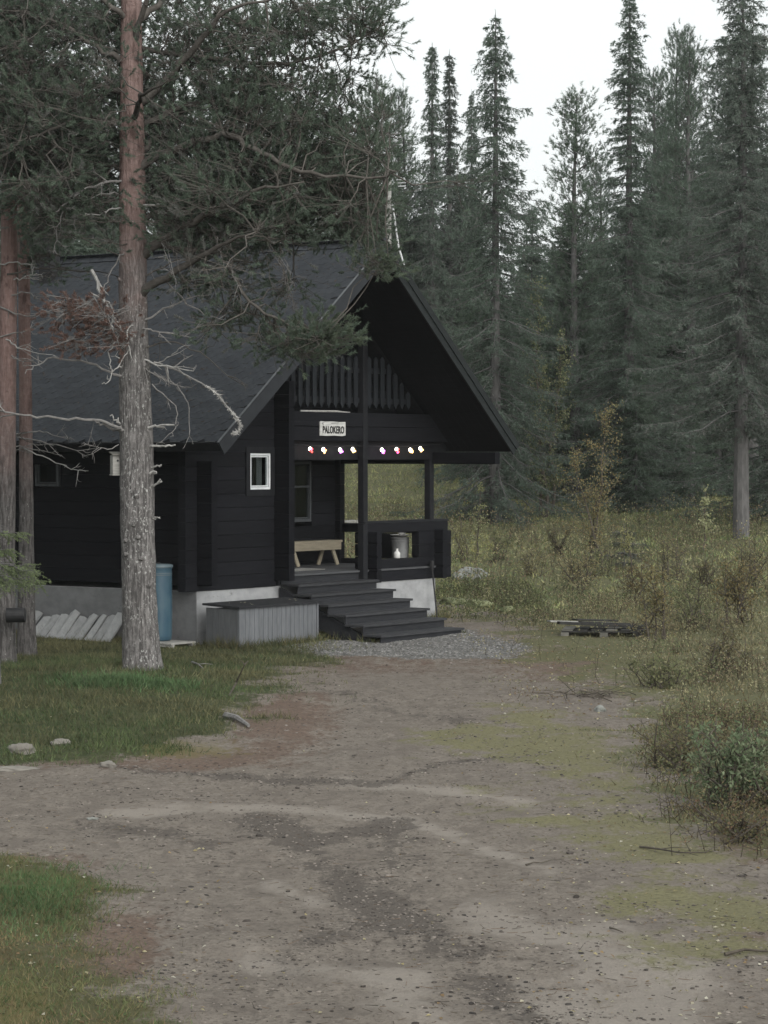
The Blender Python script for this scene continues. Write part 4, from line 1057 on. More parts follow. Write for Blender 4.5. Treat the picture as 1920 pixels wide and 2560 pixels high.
dead(c2((1050, 1800), (930, 1750), (700, 1660), (450, 1640), (300, 1710), (215, 1780)), .026, .008, 'dead_wood', -.5, 5)
dead([(310, 1075), (294, 1067), (236, 1049), (169, 1046), (84, 1042), (34, 1032), (-10, 1028)], .03, .014, 'dead_wood', -.5, 6)
dead(c3((900, 240), (760, 180), (700, 150)), .03, .012, 'dead_wood', -.3, 1)
dead(c3((880, 330), (780, 370), (700, 340), (620, 330)), .010, .004, 'dead_wood', -.3, 6, .3)
dead(c2((1050, 110), (900, 120), (700, 200), (540, 340), (480, 380)), .022, .010, 'dead_wood', -.4, 5)
dead(c2((540, 340), (530, 430), (500, 520), (460, 740)), .012, .004, 'dead_wood', -.5, 6, .25)
dead(c2((1060, 220), (920, 210), (720, 285)), .016, .006, 'dead_wood', -.4, 3, .2)
dead(c2((1060, 350), (950, 360), (870, 400), (680, 405), (620, 430)), .016, .006, 'dead_pale', -.4, 4, .25)
dead(c2((1240, 320), (1400, 315), (1500, 360), (1660, 390)), .018, .010, 'dead_pale', -.4, 3, .3)
dead([(480, 533), (560, 585), (600, 590), (680, 583)], .012, .004, 'dead_wood', -.6, 6, .3)
dead([(360, 720), (410, 700), (470, 760), (520, 790), (560, 800)], .02, .006, 'dead_wood', -.3, 5)
dead([(360, 800), (420, 770), (470, 745), (520, 738)], .02, .006, 'dead_wood', -.3, 5)
dead([(360, 870), (430, 850), (500, 880), (560, 930), (620, 965)], .016, .005, 'limb', -.3, 6)
dead([(365, 690), (440, 650), (500, 650), (560, 690), (600, 760)], .016, .004, 'limb', -.3, 7)
for (x, y, ex, ey, rr) in ((380, 1170, 403, 1162, .024), (382, 1118, 438, 1112, .026), (383, 1182, 391, 1180, .03), (382, 1215, 405, 1203, .026), (388, 1294, 398, 1296, .014), (360, 1068, 436, 1062, .03), (300, 1060, 275, 1040, .02)):
    dead([(x-22 if ex > x else x+22, y), (x, y), ((x+ex)/2, (y+ey)/2-1), (ex, ey)], rr, rr*.6, 'dead_pale', -.25, 1, .08)
for k_ in range(16):
    x, y = random.uniform(400, 720), random.uniform(560, 680); dxx = random.uniform(-20, 90); dyy = random.uniform(50, 150)
    dead([(x, y), (x+dxx*.25, y+dyy*.15), (x+dxx*.6, y+dyy*.6), (x+dxx, y+dyy)], .010, .003, random.choice(['limb', 'limb', 'dead_wood']), -1.0, 7, .28)
# lichen-hung branch end over the eave
q = MB(); LP = np.array([pl_(x, y, -.6) for x, y in ((518, 966), (546, 988), (566, 1015), (590, 1041), (601, 1062), (596, 1079), (579, 1085))])
q.tube(LP, np.linspace(.014, .008, 7), 6)
f = rng.uniform(0, 6, 420); base = np.stack([np.interp(f, np.arange(7), LP[:, j]) for j in range(3)], 1)+rng.normal(size=(420, 3))*.012
q.needles(base, unit(rng.normal(size=(420, 3))+[0, 0, -.4]), rng.uniform(.02, .06, 420), .016, (.5, .5, .47)); q.build('lichen_branch', M['dead_pale'], pine)
# rust-red withered sprays left of the trunk
q = MB(); tw = MB()
for (x, y, sx, sy, cnt) in ((190, 770, 50, 16, 9), (140, 790, 22, 18, 5), (250, 800, 40, 30, 9), (180, 850, 45, 22, 5), (275, 860, 20, 45, 7)):
    for _ in range(cnt):
        c = pl_(random.gauss(x, sx*.6), random.gauss(y, sy*.6), -.6+random.gauss(0, .25))
        root = pl_(275, 815, -.5); tw.tube(curve(root, c, .08, 5, .06), np.linspace(.008, .004, 5), 4, cap=False)
        clump(q, tw, c, np.array([-.6, 0, -.35]), .30, 11, 44, .055, .010, ((.21, .135, .112), (.14, .088, .074)))
tw.build('withered_twigs', M['dead_wood'], pine); q.build('withered_needles', M['needle'], pine)

# ---- the two pines at the left edge
def edge_pine(label, cx, depth, basey, widths, masses, dead_list, seed):
    b = np.array([*at(cx[0][0], basey, depth)[:2], 0.0]); b[2] = float(ground_z(b[0], b[1]))-.1
    t = thing('pine_tree', label, 'pine tree', b)
    def fr_(px, py, dd=0.0): return at(px, py, depth+dd)-b
    P = [fr_(x, y) for x, y in cx]; P[0][2] = 0; r = np.array(widths)/F*depth/2
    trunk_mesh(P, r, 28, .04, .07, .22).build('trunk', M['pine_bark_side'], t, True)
    nb, wb = MB(), MB(); hubs = []
    zs = [p[2] for p in P]
    for (x0, y0, x1, y1, dd) in dead_list[0]:
        a = fr_(x0, y0); a = np.array([np.interp(a[2], zs, [p[0] for p in P]), np.interp(a[2], zs, [p[1] for p in P]), a[2]]); c = curve(a, fr_(x1, y1, dd), .10, 9, .08)
        lb = MB(); lb.tube(c, np.linspace(.055, .015, 9), 6); lb.build('limb', M['limb'], t, True); hubs.append(c)
    hubs = np.concatenate(hubs)
    for (mx, my, hw, hh, cnt, gp) in masses:
        for _ in range(cnt):
            c = fr_(random.gauss(mx, hw*.55), random.gauss(my, hh*.55), random.gauss(0, 1.0)); ds = np.linalg.norm(hubs-c, axis=1); j = int(np.argmin(ds)); root = hubs[j]
            if ds[j] > 1.6: c = root+(c-root)*(1.4/ds[j])
            wb.tube(curve(root, c, -.05, 5, .1), np.linspace(.013, .006, 5), 4, cap=False)
            clump(nb, wb, c, c-root+[0, 0, .1], random.uniform(.34, .5), 15, 48, .060, .0100, PINE, (.17, .175, .16), gp*.6)
    wb.build('twigs', M['limb'], t); nb.build('crown', M['needle'], t)
    for pts, r0, mt in dead_list[1]: dead(pts, r0, .006, mt, -.4, 4, .3, t, fr_)
    return t, fr_, b
lp1, fr1, b1 = edge_pine('pine with a broad reddish trunk cut by the left edge of view', [(8, 1665), (14, 1400), (18, 1000), (22, 700), (24, 400), (26, 0), (26, -500), (26, -800)], 40.2, 1655, [60, 48, 44, 42, 40, 34, 22, 6],
    [(20, 40, 130, 130, 50, .2), (60, 300, 120, 110, 46, .2), (-60, 200, 120, 200, 40, .2), (120, 390, 90, 60, 22, .25), (0, -250, 200, 150, 30, .2), (40, 480, 60, 40, 6, .3)],
    ([(24, 420, 160, 360, .6), (24, 330, 120, 260, -.8), (24, 200, 180, 100, .5), (24, 60, 120, -60, -.5), (24, 300, -120, 240, .5), (24, 120, -120, 20, -.5), (26, -150, 160, -260, .4), (26, -200, -120, -300, 0), (24, 470, 110, 430, -.9)],
     [(c2((0, 1200), (150, 1270), (330, 1280), (480, 1210), (640, 1170)), .018, 'dead_wood'), (c2((0, 1460), (250, 1400), (380, 1320)), .014, 'dead_wood'), (c2((50, 1480), (150, 1555), (400, 1615)), .014, 'dead_pale'),
      (c2((60, 450), (230, 370), (340, 350), (440, 340)), .014, 'dead_wood'), (c2((0, 830), (150, 815), (300, 830)), .014, 'dead_pale'), (c2((120, 965), (220, 940), (320, 910)), .013, 'dead_pale'), (c2((100, 1620), (180, 1660), (290, 1665)), .012, 'dead_wood'),
      (c2((100, 1100), (260, 1080), (300, 1110), (420, 1110), (560, 1100)), .014, 'dead_wood'), (c2((60, 920), (250, 880), (500, 870), (900, 900), (1020, 960)), .022, 'limb')]), 3)
lp2, fr2, b2 = edge_pine('slimmer dark pine trunk just right of the broad one', [(66, 1632), (66, 1300), (64, 1000), (60, 700), (56, 400), (52, 0), (50, -400), (50, -600)], 43.5, 1632, [48, 36, 32, 29, 25, 18, 12, 4],
    [(90, 180, 110, 130, 30, .25), (130, 400, 90, 60, 16, .3), (130, 540, 70, 60, 20, .4), (110, 640, 60, 50, 8, .4), (60, 20, 110, 90, 20, .2), (60, -200, 120, 120, 16, .2)],
    ([(58, 440, 170, 400, .8), (60, 600, 180, 545, -.9), (60, 660, 150, 640, -.7), (56, 300, 160, 220, .6), (54, 150, -30, 80, .4), (54, 60, 150, -20, -.4), (52, -120, 130, -220, .3)],
     [(c3((130, 275), (330, 310), (600, 380), (670, 385)), .016, 'dead_wood'), (c3((180, 360), (350, 430), (530, 520), (655, 525)), .014, 'dead_pale'), (c3((30, 270), (200, 240), (300, 230), (400, 265), (540, 290)), .018, 'dead_wood'),
      (c3((100, 350), (250, 330), (400, 340)), .012, 'dead_wood'), (c3((60, 380), (200, 350), (330, 380), (460, 410)), .012, 'dead_wood'), (c3((0, 330), (80, 280), (200, 240)), .016, 'limb')]), 4)
# black tube on the left pine, bird box on the big pine
c = at(40, 1538, 39.75)
bt = thing('black_tube', 'short black drum shaped tube fixed low on the broad left pine', 'tube', c)
q = MB(); q.tube([(-.15, 0, 0), (-.145, 0, 0), (.13, .02, 0), (.14, .02, 0)], [.10, .113, .113, .1], 18); q.build('shell', M['black'], bt, False)
q = MB(); q.box(-.05, .05, .1, .22, -.03, .03, .004); q.build('bracket', M['black'], bt)
c = at(291, 1160, PD+.05)
bh = thing('bird_box', 'pale weathered bird box fixed to the left side of the thick pine', 'bird box', c, math.radians(20))
q = MB(); q.box(-.075, .075, -.08, .08, -.15, .13, .005); q.build('box_body', M['weathered'], bh)
q = MB(); q.prism([(-.09, -.12, .13), (.09, -.12, .13), (.09, .1, .17), (-.09, .1, .17)], (0, 0, .015)); q.build('box_roof', M['weathered_mid'], bh)
q = MB(); q.tube([(0, -.078, .05), (0, -.083, .05)], .017, 10); q.build('entrance', M['black'], bh)
q = MB(); q.box(-.085, .10, -.1, .085, -.17, -.152, .004); q.build('box_floor', M['weathered'], bh)

# ---- generic spruces and pines of the forest
def spruce_parts(H, R, seed, narrow=1.0, bare=.06, dens=1.0, droop=.5, top_thin=.35, nd=(11, .105, .027), cols=((.135, .178, .138), (.09, .122, .096)), grey=.18):
    """needle mesh and wood mesh of one spruce"""
    global rng
    old = rng; rng = np.random.default_rng(seed); r2 = random.Random(seed)
    nb, wb = MB(), MB()
    wb.tube([(0, 0, -.3), (0, 0, H*.3), (r2.uniform(-.05, .05), 0, H*.7), (0, 0, H)], [H*.0125+.04, H*.010, H*.0055, .008], 10)
    z = H*bare+.1
    while z < H-.15:
        f = z/H
        prof = (1-f)**(.75 if narrow > .6 else .55)
        if f > 1-top_thin: prof *= .8+.2*((1-f)/top_thin)
        L0 = R*prof*narrow+.10
        gap = .5 if r2.random() < .16 else 1.0; lop = r2.uniform(0, 6.28)
        nbr = r2.randint(6, 8) if f < .85 else r2.randint(4, 6)
        a0 = r2.uniform(0, 6.28)
        for j in range(nbr):
            if r2.random() > .92*dens: continue
            a = a0+j*6.283/nbr+r2.uniform(-.25, .25); L = L0*r2.choice((.5, .75, .95, 1.05, 1.3))*r2.uniform(.8, 1.15)*gap*(1+.28*math.sin(a-lop))
            d = np.array([math.cos(a), math.sin(a), 0.])
            t = np.linspace(0, 1, 6)[:, None]; dr = droop*(1-.55*f)
            P = np.array([0, 0, z])+d*L*t; P[:, 2] += L*(.12*t[:, 0]-dr*1.6*t[:, 0]**1.5+dr*.85*t[:, 0]**3)
            P += rng.normal(size=P.shape)*.02
            wb.tube(P, np.linspace(.005+.007*L, .003, 6), 4, cap=False)
            dead_b = f < .5 and r2.random() < .05
            ntw = int((L/.062)*dens)+3
            s = np.sort(rng.uniform(.10 if f > .4 else .16, 1, ntw)); q = np.stack([np.interp(s*5, np.arange(6), P[:, k]) for k in range(3)], 1)
            side = np.array([-d[1], d[0], 0])[None]*np.where(rng.random((ntw, 1)) < .5, -1, 1)
            ln = (.16+.28*(1-np.abs(s-.45)*1.1).clip(.2, 1)*min(1, L/1.0))*rng.uniform(.6, 1.2, ntw)
            dv = unit(d*.75+side*rng.uniform(.3, .9, (ntw, 1))+np.array([0, 0, -1.])*rng.uniform(.1, 1.3, (ntw, 1))*droop*1.9+rng.normal(size=(ntw, 3))*.15)
            wb.sticks(q, q+dv*ln[:, None], .003, .0015)
            if dead_b:
                continue
            tint = green(ntw, *cols, (.15, .155, .14), grey*.7*(1.05-f))
            shoots(nb, q, dv, ln, nd[0], nd[1], nd[2], tint, .7)
        z += r2.uniform(.15, .30)*(1 if f < .8 else .75)
    # leader
    p = np.array([[0, 0, H-.35]]); shoots(nb, p, np.array([[0, 0, 1.]]), np.array([.4]), 14, .09, .02, green(1, *cols), .5)
    rng = old
    return nb, wb
def pine_parts(H, R, seed, bare=.35, cols=((.138, .18, .136), (.088, .118, .092)), nl=19, conical=.6):
    global rng
    old = rng; rng = np.random.default_rng(seed); r2 = random.Random(seed)
    nb, wb = MB(), MB()
    wb.tube([(0, 0, -.3), (r2.uniform(-.1, .1), 0, H*.4), (r2.uniform(-.1, .1), 0, H*.75), (0, 0, H)], [H*.013+.03, H*.010, H*.005, .012], 10)
    z = H*bare
    while z < H-.1:
        f = (z-H*bare)/(H*(1-bare)); L0 = R*((1-f)**conical*.95+.08)*min(1, .55+f*2)
        for j in range(r2.randint(3, 5)):
            a = r2.uniform(0, 6.28); L = L0*r2.uniform(.55, 1.15); up = .15+.6*f
            d = np.array([math.cos(a), math.sin(a), up]); c = curve(np.array([0, 0, z]), np.array([0, 0, z])+d*L, r2.uniform(-.02, .1), 6, .08)
            wb.tube(c, np.linspace(.008+.011*L, .005, 6), 4, cap=False)
            nc = max(2, int(L*4.5))
            for i in range(nc):
                s = r2.uniform(.35, 1.02); p = np.array([np.interp(s*5, np.arange(6), c[:, k]) for k in range(3)])+rng.normal(size=3)*.16*min(1, L)
                wb.sticks(p[None]-unit(d)*.2, p[None], .008, .004)
                ns = 7; pos = rng.normal(size=(ns, 3))*np.array([.2, .2, .13]); dv = unit(unit(pos)*.6+unit(d)*.5+np.array([0, 0, .75])+rng.normal(size=(ns, 3))*.2)
                shoots(nb, p+pos, dv, rng.uniform(.14, .24, ns), nl, .12, .017, green(ns, *cols, (.15, .155, .14), .12), .6)
        z += r2.uniform(.22, .42)
    # dead lower branches
    zz = H*bare*.35
    while zz < H*bare:
        a = r2.uniform(0, 6.28); L = r2.uniform(.5, 1.5); d = np.array([math.cos(a), math.sin(a), -.15]); wb.tube(curve(np.array([0, 0, zz]), np.array([0, 0, zz])+d*L, .08, 5, .1), np.linspace(.016, .004, 5), 4, cap=False)
        zz += r2.uniform(.15, .45)
    rng = old
    return nb, wb
KINDS = {}
def kind_mesh(key):
    if key in KINDS: return KINDS[key]
    if key == 'column_spruce': nb, wb = spruce_parts(15.5, 1.5, 11, .75, .1, 1.15, .75, .5, grey=.25)
    elif key == 'thin_spruce': nb, wb = spruce_parts(15.5, 1.3, 12, .75, .1, 1.0, .8, .6, cols=((.105, .128, .106), (.066, .084, .07)), grey=.3)
    elif key == 'big_spruce': nb, wb = spruce_parts(15.5, 2.6, 13, 1.0, .015, 1.0, .62, .3, grey=.22)
    elif key == 'open_spruce': nb, wb = spruce_parts(16.5, 1.95, 14, 1.0, .03, 1.25, .55, .45, grey=.2)
    elif key == 'high_spruce': nb, wb = spruce_parts(16.5, 2.9, 15, 1.0, .19, 1.1, .5, .3, cols=((.15, .182, .150), (.10, .126, .106)), grey=.4)
    elif key == 'bushy_spruce': nb, wb = spruce_parts(9.0, 1.9, 16, 1.0, .01, 1.15, .45, .3, cols=((.135, .186, .128), (.085, .122, .088)), grey=.12)
    elif key == 'bushy_spruce_b': nb, wb = spruce_parts(12.0, 2.1, 17, 1.0, .03, 1.1, .5, .3, cols=((.14, .182, .138), (.09, .12, .096)), grey=.25)
    elif key == 'forest_pine': nb, wb = pine_parts(14.0, 1.9, 21, .3)
    elif key == 'forest_pine_b': nb, wb = pine_parts(15.0, 2.1, 22, .22, conical=.75)
    elif key == 'full_pine': nb, wb = pine_parts(12.5, 1.9, 23, .10, ((.138, .184, .130), (.088, .12, .09)), conical=.7)
    KINDS[key] = (nb.mesh('crown', M['needle']), wb.mesh('trunk', M['spruce_bark']), {'column_spruce': 15.5, 'thin_spruce': 15.5, 'big_spruce': 15.5, 'open_spruce': 16.5, 'high_spruce': 16.5, 'bushy_spruce': 9.0, 'bushy_spruce_b': 12.0, 'forest_pine': 14.0, 'forest_pine_b': 15.0, 'full_pine': 12.5}[key])
    return KINDS[key]
def tree(key, px, top, depth, label, wide=1.0, group=None, rz=None, name=None):
    crown, wood, H0 = kind_mesh(key)
    b = foot(px, depth, .05); H = CAM_Z+(HORIZON-top)/F*depth-b[2]; s = H/H0
    pinekind = 'pine' in key
    t = thing(name or ('pine_tree' if pinekind else 'spruce_tree'), label, 'pine tree' if pinekind else 'spruce tree', b, random.uniform(0, 6.28) if rz is None else rz, group)
    t.scale = (s*wide, s*wide, s)
    link('trunk', wood, t); link('crown', crown, t); return t
tree('big_spruce', 1238, 35, 80, 'large spruce with drooping skirts right behind the gable point', .98)
tree('column_spruce', 1080, 112, 118, 'taller of the two column thin spruces rising above the ridge', .9)
tree('thin_spruce', 1123, 132, 119, 'shorter of the two column thin spruces rising above the ridge', 1.0)
tree('open_spruce', 1178, 232, 120, 'small spruce tip half hidden left of the large spruce', .6)
tree('full_pine', 1440, 245, 90, 'bushy pine with blunt top between the large spruce and the tall open spruce', 1.05)
tree('open_spruce', 1572, -12, 84, 'very tall open spruce whose tip touches the upper edge of view', 1.0)
tree('forest_pine_b', 1632, 172, 93, 'pine with a narrow tip close behind the tall open spruce', .8)
tree('forest_pine_b', 1722, 88, 90, 'pine with upswept sprays left of the bare footed tree', .9)
tree('high_spruce', 1853, -130, 70, 'tall grey green spruce with a bare thick foot at the right', 1.0, rz=.6)
tree('forest_pine', 1690, 95, 95, 'thin topped pine leaning out over the forest at right', .7)
tree('bushy_spruce_b', 1960, 260, 76, 'dense spruce cut by the right edge of view', 1.2)
tree('full_pine', 940, 214, 119, 'rounded green pine top behind the cabin ridge, beside the aerial', .9)
tree('forest_pine', 997, 247, 122, 'pale far pine top between the aerial and the column spruces', .75)
# woods behind, filling in
fill = [(1425, 500, 91, 'bushy_spruce_b', .95), (1500, 560, 93, 'bushy_spruce_b', 1.0), (1610, 560, 87, 'bushy_spruce_b', 1.0), (1330, 700, 90, 'bushy_spruce', .8), (1590, 900, 83, 'bushy_spruce', .9), (1725, 930, 86, 'bushy_spruce', 1.0), (1650, 980, 88, 'bushy_spruce', 1.0), (1440, 960, 94, 'bushy_spruce', .9), (1330, 520, 100, 'bushy_spruce_b', 1.1), (1310, 660, 104, 'bushy_spruce', 1.0), (1500, 420, 98, 'forest_pine', 1.0), (1495, 640, 102, 'bushy_spruce', 1.15), (1640, 420, 100, 'bushy_spruce_b', 1.25), (1690, 560, 98, 'bushy_spruce', 1.2), (1770, 320, 99, 'bushy_spruce_b', 1.25), (1795, 620, 92, 'bushy_spruce', 1.1),
        (1900, 420, 94, 'bushy_spruce_b', 1.2), (1555, 660, 104, 'bushy_spruce', .9), (1400, 560, 96, 'bushy_spruce_b', 1.1), (1150, 430, 121, 'bushy_spruce_b', 1.0), (1060, 470, 122, 'bushy_spruce_b', 1.1), (1100, 560, 120, 'bushy_spruce', 1.0), (1010, 470, 123, 'forest_pine', 1.0), (1190, 600, 100, 'bushy_spruce', 1.0),
        (1660, 260, 100, 'forest_pine_b', 1.0), (1820, 130, 96, 'forest_pine', 1.0), (1880, 60, 92, 'forest_pine_b', 1.0), (1740, 470, 108, 'bushy_spruce_b', 1.1), (1450, 700, 104, 'bushy_spruce', 1.2), (1395, 760, 108, 'bushy_spruce', .9),
        (-40, 160, 70, 'full_pine', 1.2), (60, 240, 66, 'full_pine', 1.2), (160, 130, 72, 'forest_pine_b', 1.2), (230, 320, 64, 'bushy_spruce_b', 1.3), (330, 100, 74, 'full_pine', 1.2), (410, 220, 68, 'full_pine', 1.25), (500, 60, 80, 'forest_pine_b', 1.2), (560, 330, 66, 'bushy_spruce_b', 1.3), (620, 180, 78, 'full_pine', 1.1), (700, 330, 68, 'full_pine', 1.2),
        (760, 250, 82, 'forest_pine_b', 1.1), (830, 330, 118, 'full_pine', 1.1), (880, 380, 120, 'bushy_spruce_b', 1.2), (960, 480, 121, 'bushy_spruce_b', 1.2), (120, 420, 62, 'bushy_spruce_b', 1.3), (20, 500, 62, 'bushy_spruce_b', 1.2)]
for (px, top, dep, key, wd) in fill:
    left = px < 1000; kd = 'pine' if 'pine' in key else 'spruce'
    if left: where = 'behind the roof, left of the thick trunk' if px < 340 else ('behind the roof ridge, right of the thick trunk' if px < 800 else 'behind the gable, close to the aerial')
    else: where = 'left of the large drooping spruce' if px < 1250 else ('between the large spruce and the blunt pine' if px < 1440 else ('around the tall open spruce' if px < 1640 else ('left of the bare footed spruce' if px < 1830 else 'at the right edge behind the bare footed spruce')))
    tree(key, px, top, dep, f'{"pale far" if dep > 95 else "dark"} forest {kd} in the wood {where}', wd, 'trees of the wood behind the cabin' if left else 'trees of the wood beyond the meadow', name='forest_tree')
for i in range(46):
    px = -200+i*50+random.uniform(-20, 20); dep = random.uniform(118, 150); top = random.uniform(470, 720)
    if px > 1220 and px < 1400: top += 120
    tree(random.choice(['bushy_spruce_b', 'bushy_spruce', 'forest_pine', 'full_pine']), px, top, dep, 'distant tree in the far edge of the wood', 1.25, 'distant trees closing the wood', name='forest_tree')
for i in range(10):
    px = random.uniform(840, 1120); tree(random.choice(['bushy_spruce_b', 'full_pine', 'bushy_spruce']), px, random.uniform(500, 800), random.uniform(122, 130), 'distant tree in the far edge of the wood', 1.2, 'distant trees closing the wood', name='forest_tree')

for px, dep, key in ((-620, 41, 'full_pine'), (-900, 46, 'bushy_spruce_b'), (-520, 52, 'bushy_spruce_b'), (-1100, 38, 'full_pine'), (-420, 60, 'full_pine'), (-760, 34, 'bushy_spruce_b')):  # unseen trees, added to shade the left side of the cabin
    tree(key, px, -200, dep, 'forest tree standing left of the cabin beyond the edge of view', 1.2, 'trees beside the cabin', name='forest_tree')
# spruce saplings
def sapling(H, R, seed, cols):
    nb, wb = spruce_parts(H, R, seed, 1.0, .12, 1.7, .35, .3, (12, .05, .012), cols, .0); return nb, wb
nb, wb = spruce_parts(2.4, 1.75, 41, 1.0, .60, 2.2, .40, .3, (30, .036, .0095), cols=((.20, .25, .12), (.14, .18, .085)), grey=.0)
b = foot(-8, 36.0, .05)
t = thing('young_spruce', 'young green spruce with drooping branches at the left edge', 'young spruce', b, 1.0); wb.build('trunk', M['spruce_bark'], t); nb.build('crown', M['needle'], t)
nb, wb = sapling(1.2, .5, 42, ((.085, .098, .06), (.05, .06, .04)))
b = on_ground(1560, 1430); t = thing('young_spruce', 'small young spruce standing in the shrubs beyond the planks', 'young spruce', b); wb.build('trunk', M['spruce_bark'], t); nb.build('crown', M['needle'], t)

# birches
def birch(name, label, cat, b, H, R, seed, cols, nleaf, ls=.05, z0=.25, droop=.3, stems=1, spread=.1, bark_='birch_bark', asp=.75):
    global rng
    old = rng; rng = np.random.default_rng(seed); r2 = random.Random(seed)
    t = thing(name, label, cat, b)
    wb, lb = MB(), MB(); tips = []
    for s_ in range(stems):
        lean = np.array([r2.uniform(-.1, .1), r2.uniform(-.1, .1), 1.])*H*(1 if s_ == 0 else r2.uniform(.6, .95))
        tr_ = curve(np.array([r2.uniform(-spread, spread)*(s_ > 0), r2.uniform(-spread, spread)*(s_ > 0), -.1]), lean+np.array([r2.uniform(-spread, spread), r2.uniform(-spread, spread), 0])*(s_ > 0)*1.4, 0, 9, .03); wb.tube(tr_, np.linspace(.012+.007*H, .004, 9), 6)
        for k in range(int(9*H**.7)):
            f = r2.uniform(z0, .97); p = np.array([np.interp(f*8, np.arange(9), tr_[:, j]) for j in range(3)])
            a = r2.uniform(0, 6.28); L = R*(1.1-f*.75)*r2.uniform(.5, 1.1); d = np.array([math.cos(a), math.sin(a), r2.uniform(.3, 1.0)])
            c = curve(p, p+d*L, -droop*.3, 5, .08); wb.tube(c, np.linspace(.008, .002, 5), 4, cap=False); tips.append(c)
    C = np.concatenate(tips); j = rng.integers(0, len(C), nleaf); P = C[j]+rng.normal(size=(nleaf, 3))*.07*max(R, .5)
    d = unit(rng.normal(size=(nleaf, 3))+[0, 0, -.6]); col = np.array(cols)[rng.integers(0, len(cols), nleaf)]*rng.uniform(.7, 1.25, (nleaf, 1))
    lb.leaves(P, d, rng.normal(size=(nleaf, 3)), ls*rng.uniform(.7, 1.2, nleaf), ls*asp, col)
    wb.build('trunk', M[bark_] if H > 2 else M['twig'], t); lb.build('crown', M['leaf'], t); rng = old
    return t
birch('birch_tree', 'slender birch with pale yellow green leaves between the spruces', 'birch tree', foot(1365, 82, .05), 7.6, .85, 51, [(.20, .22, .12), (.16, .185, .09), (.25, .25, .15)], 5500, .07, bark_='twig', stems=3, spread=.4, z0=.15)
birch('young_birch', 'young birch with amber autumn leaves before the dark wood', 'young birch', foot(1478, 66, .05), 4.3, 1.0, 52, [(.25, .19, .09), (.23, .205, .11), (.20, .20, .10), (.28, .25, .14)], 3600, .048, stems=3, spread=.35, bark_='twig', z0=.18)
birch('young_birch', 'leafy sapling with pale leaves near the bare footed spruce', 'young birch', foot(1760, 67, .05), 1.8, .4, 53, [(.36, .36, .22), (.3, .32, .17)], 260, .07)
birch('young_birch', 'thin pale leaved sapling left of the amber birch', 'young birch', foot(1190, 68, .05), 2.0, .35, 54, [(.30, .31, .18), (.24, .26, .13)], 330, .055)
birch('young_birch', 'spindly yellow sapling in the middle of the heath', 'young birch', foot(1580, 62, .05), 1.5, .35, 55, [(.34, .32, .16), (.26, .26, .12)], 240, .05)

# ================================================================== GROUND COVER, STONES, STICKS
def low_zone(X, Y): return np.clip(blob(X, Y, 1270, 1470, 150, 90)*1.3+blob(X, Y, 1180, 1395, 120, 40)*.8, 0, 1)
def scatter(n, x0, x1, y0, y1, key, p=1.0):
    """random points in a patch, kept where the cover lies"""
    X = rng.uniform(x0, x1, n); Y = rng.uniform(y0, y1, n)
    if key is None: w = np.ones(n)
    elif callable(key): w = key(X, Y)
    else: w = covers(X, Y)[key]
    k = rng.random(n) < w*p; X, Y = X[k], Y[k]
    u = (X-C0[0])*E[0]+(Y-C0[1])*E[1]; b = (X-C0[0])*B[0]+(Y-C0[1])*B[1]
    ok = ~((u > -.02) & (u < W_+.02) & (b > -.02) & (b < LEN+.05))
    X, Y = X[ok], Y[ok]
    return np.stack([X, Y, ground_z(X, Y)], 1)
def blades(P, hmin, hmax, wd, cols, lean=.5, per=1):
    mb = MB(); n = len(P)*per; Q = np.repeat(P, per, 0)+np.concatenate([rng.normal(size=(n, 2))*.03, np.zeros((n, 1))-.01], 1)
    d = unit(np.concatenate([rng.normal(size=(n, 2))*lean, np.ones((n, 1))], 1)); h = rng.uniform(hmin, hmax, n)*(.35+1.3*fbm(Q[:, 0], Q[:, 1], 1.6, 45))*(1-.6*low_zone(Q[:, 0], Q[:, 1]))
    pk = (fbm(Q[:, 0], Q[:, 1], .42, 78)*1.7-.35+rng.normal(size=n)*.2).clip(0, .999); C = np.array(cols)[(pk*len(cols)).astype(int)]*rng.uniform(.75, 1.25, (n, 1)); patch = .45+1.1*fbm(Q[:, 0], Q[:, 1], 1.1, 44)[:, None]
    mb.needles(Q, d, h, wd, C*patch); return mb
GREENS = [(.060, .078, .034), (.045, .066, .030), (.085, .088, .045), (.07, .074, .04)]
OLIVES = [(.13, .115, .055), (.10, .098, .05), (.16, .135, .065), (.085, .085, .045)]
HEATHC = [(.125, .15, .08), (.165, .175, .09), (.195, .19, .10), (.235, .22, .125), (.205, .175, .105), (.165, .13, .088), (.245, .23, .14)]
g1 = blades(scatter(70000, -9.5, 0.5, 26.5, 48, 'bank'), .03, .13, .011, GREENS+[(.12, .115, .06)], .6, 2)
g1.build('bank_grass', M['grass']); tag(bpy.data.objects['bank_grass'], kind='stuff')
P = scatter(5200, -5.2, -2.6, 35.4, 37.4, lambda X, Y: np.exp(-((X+3.55)/.75)**2-((Y-36.3)/.55)**2)); 
o = blades(P, .05, .16, .014, [(.06, .105, .045), (.085, .125, .06), (.05, .09, .038)], .6, 3).build('lush_grass', M['grass']); tag(o, kind='stuff')
o = blades(scatter(90000, -5.6, -.9, 11.5, 23.5, 'verge'), .02, .085, .006, [(.08, .09, .04), (.11, .10, .05), (.06, .085, .036), (.13, .10, .055)], .8, 2).build('verge_grass', M['grass']); tag(o, kind='stuff')
P = scatter(9000, -3.4, -1.8, 17.4, 21.5, lambda X, Y: np.exp(-((X+2.65)/.33)**2-((Y-19.3)/1.2)**2))
o = blades(P, .03, .10, .006, [(.055, .10, .04), (.075, .12, .055)], .8, 3).build('lush_verge_grass', M['grass']); tag(o, kind='stuff')
def heath_w(X, Y): return covers(X, Y)['heath']*(.35+.9*fbm(X, Y, .8, 61))*(1-.45*low_zone(X, Y))
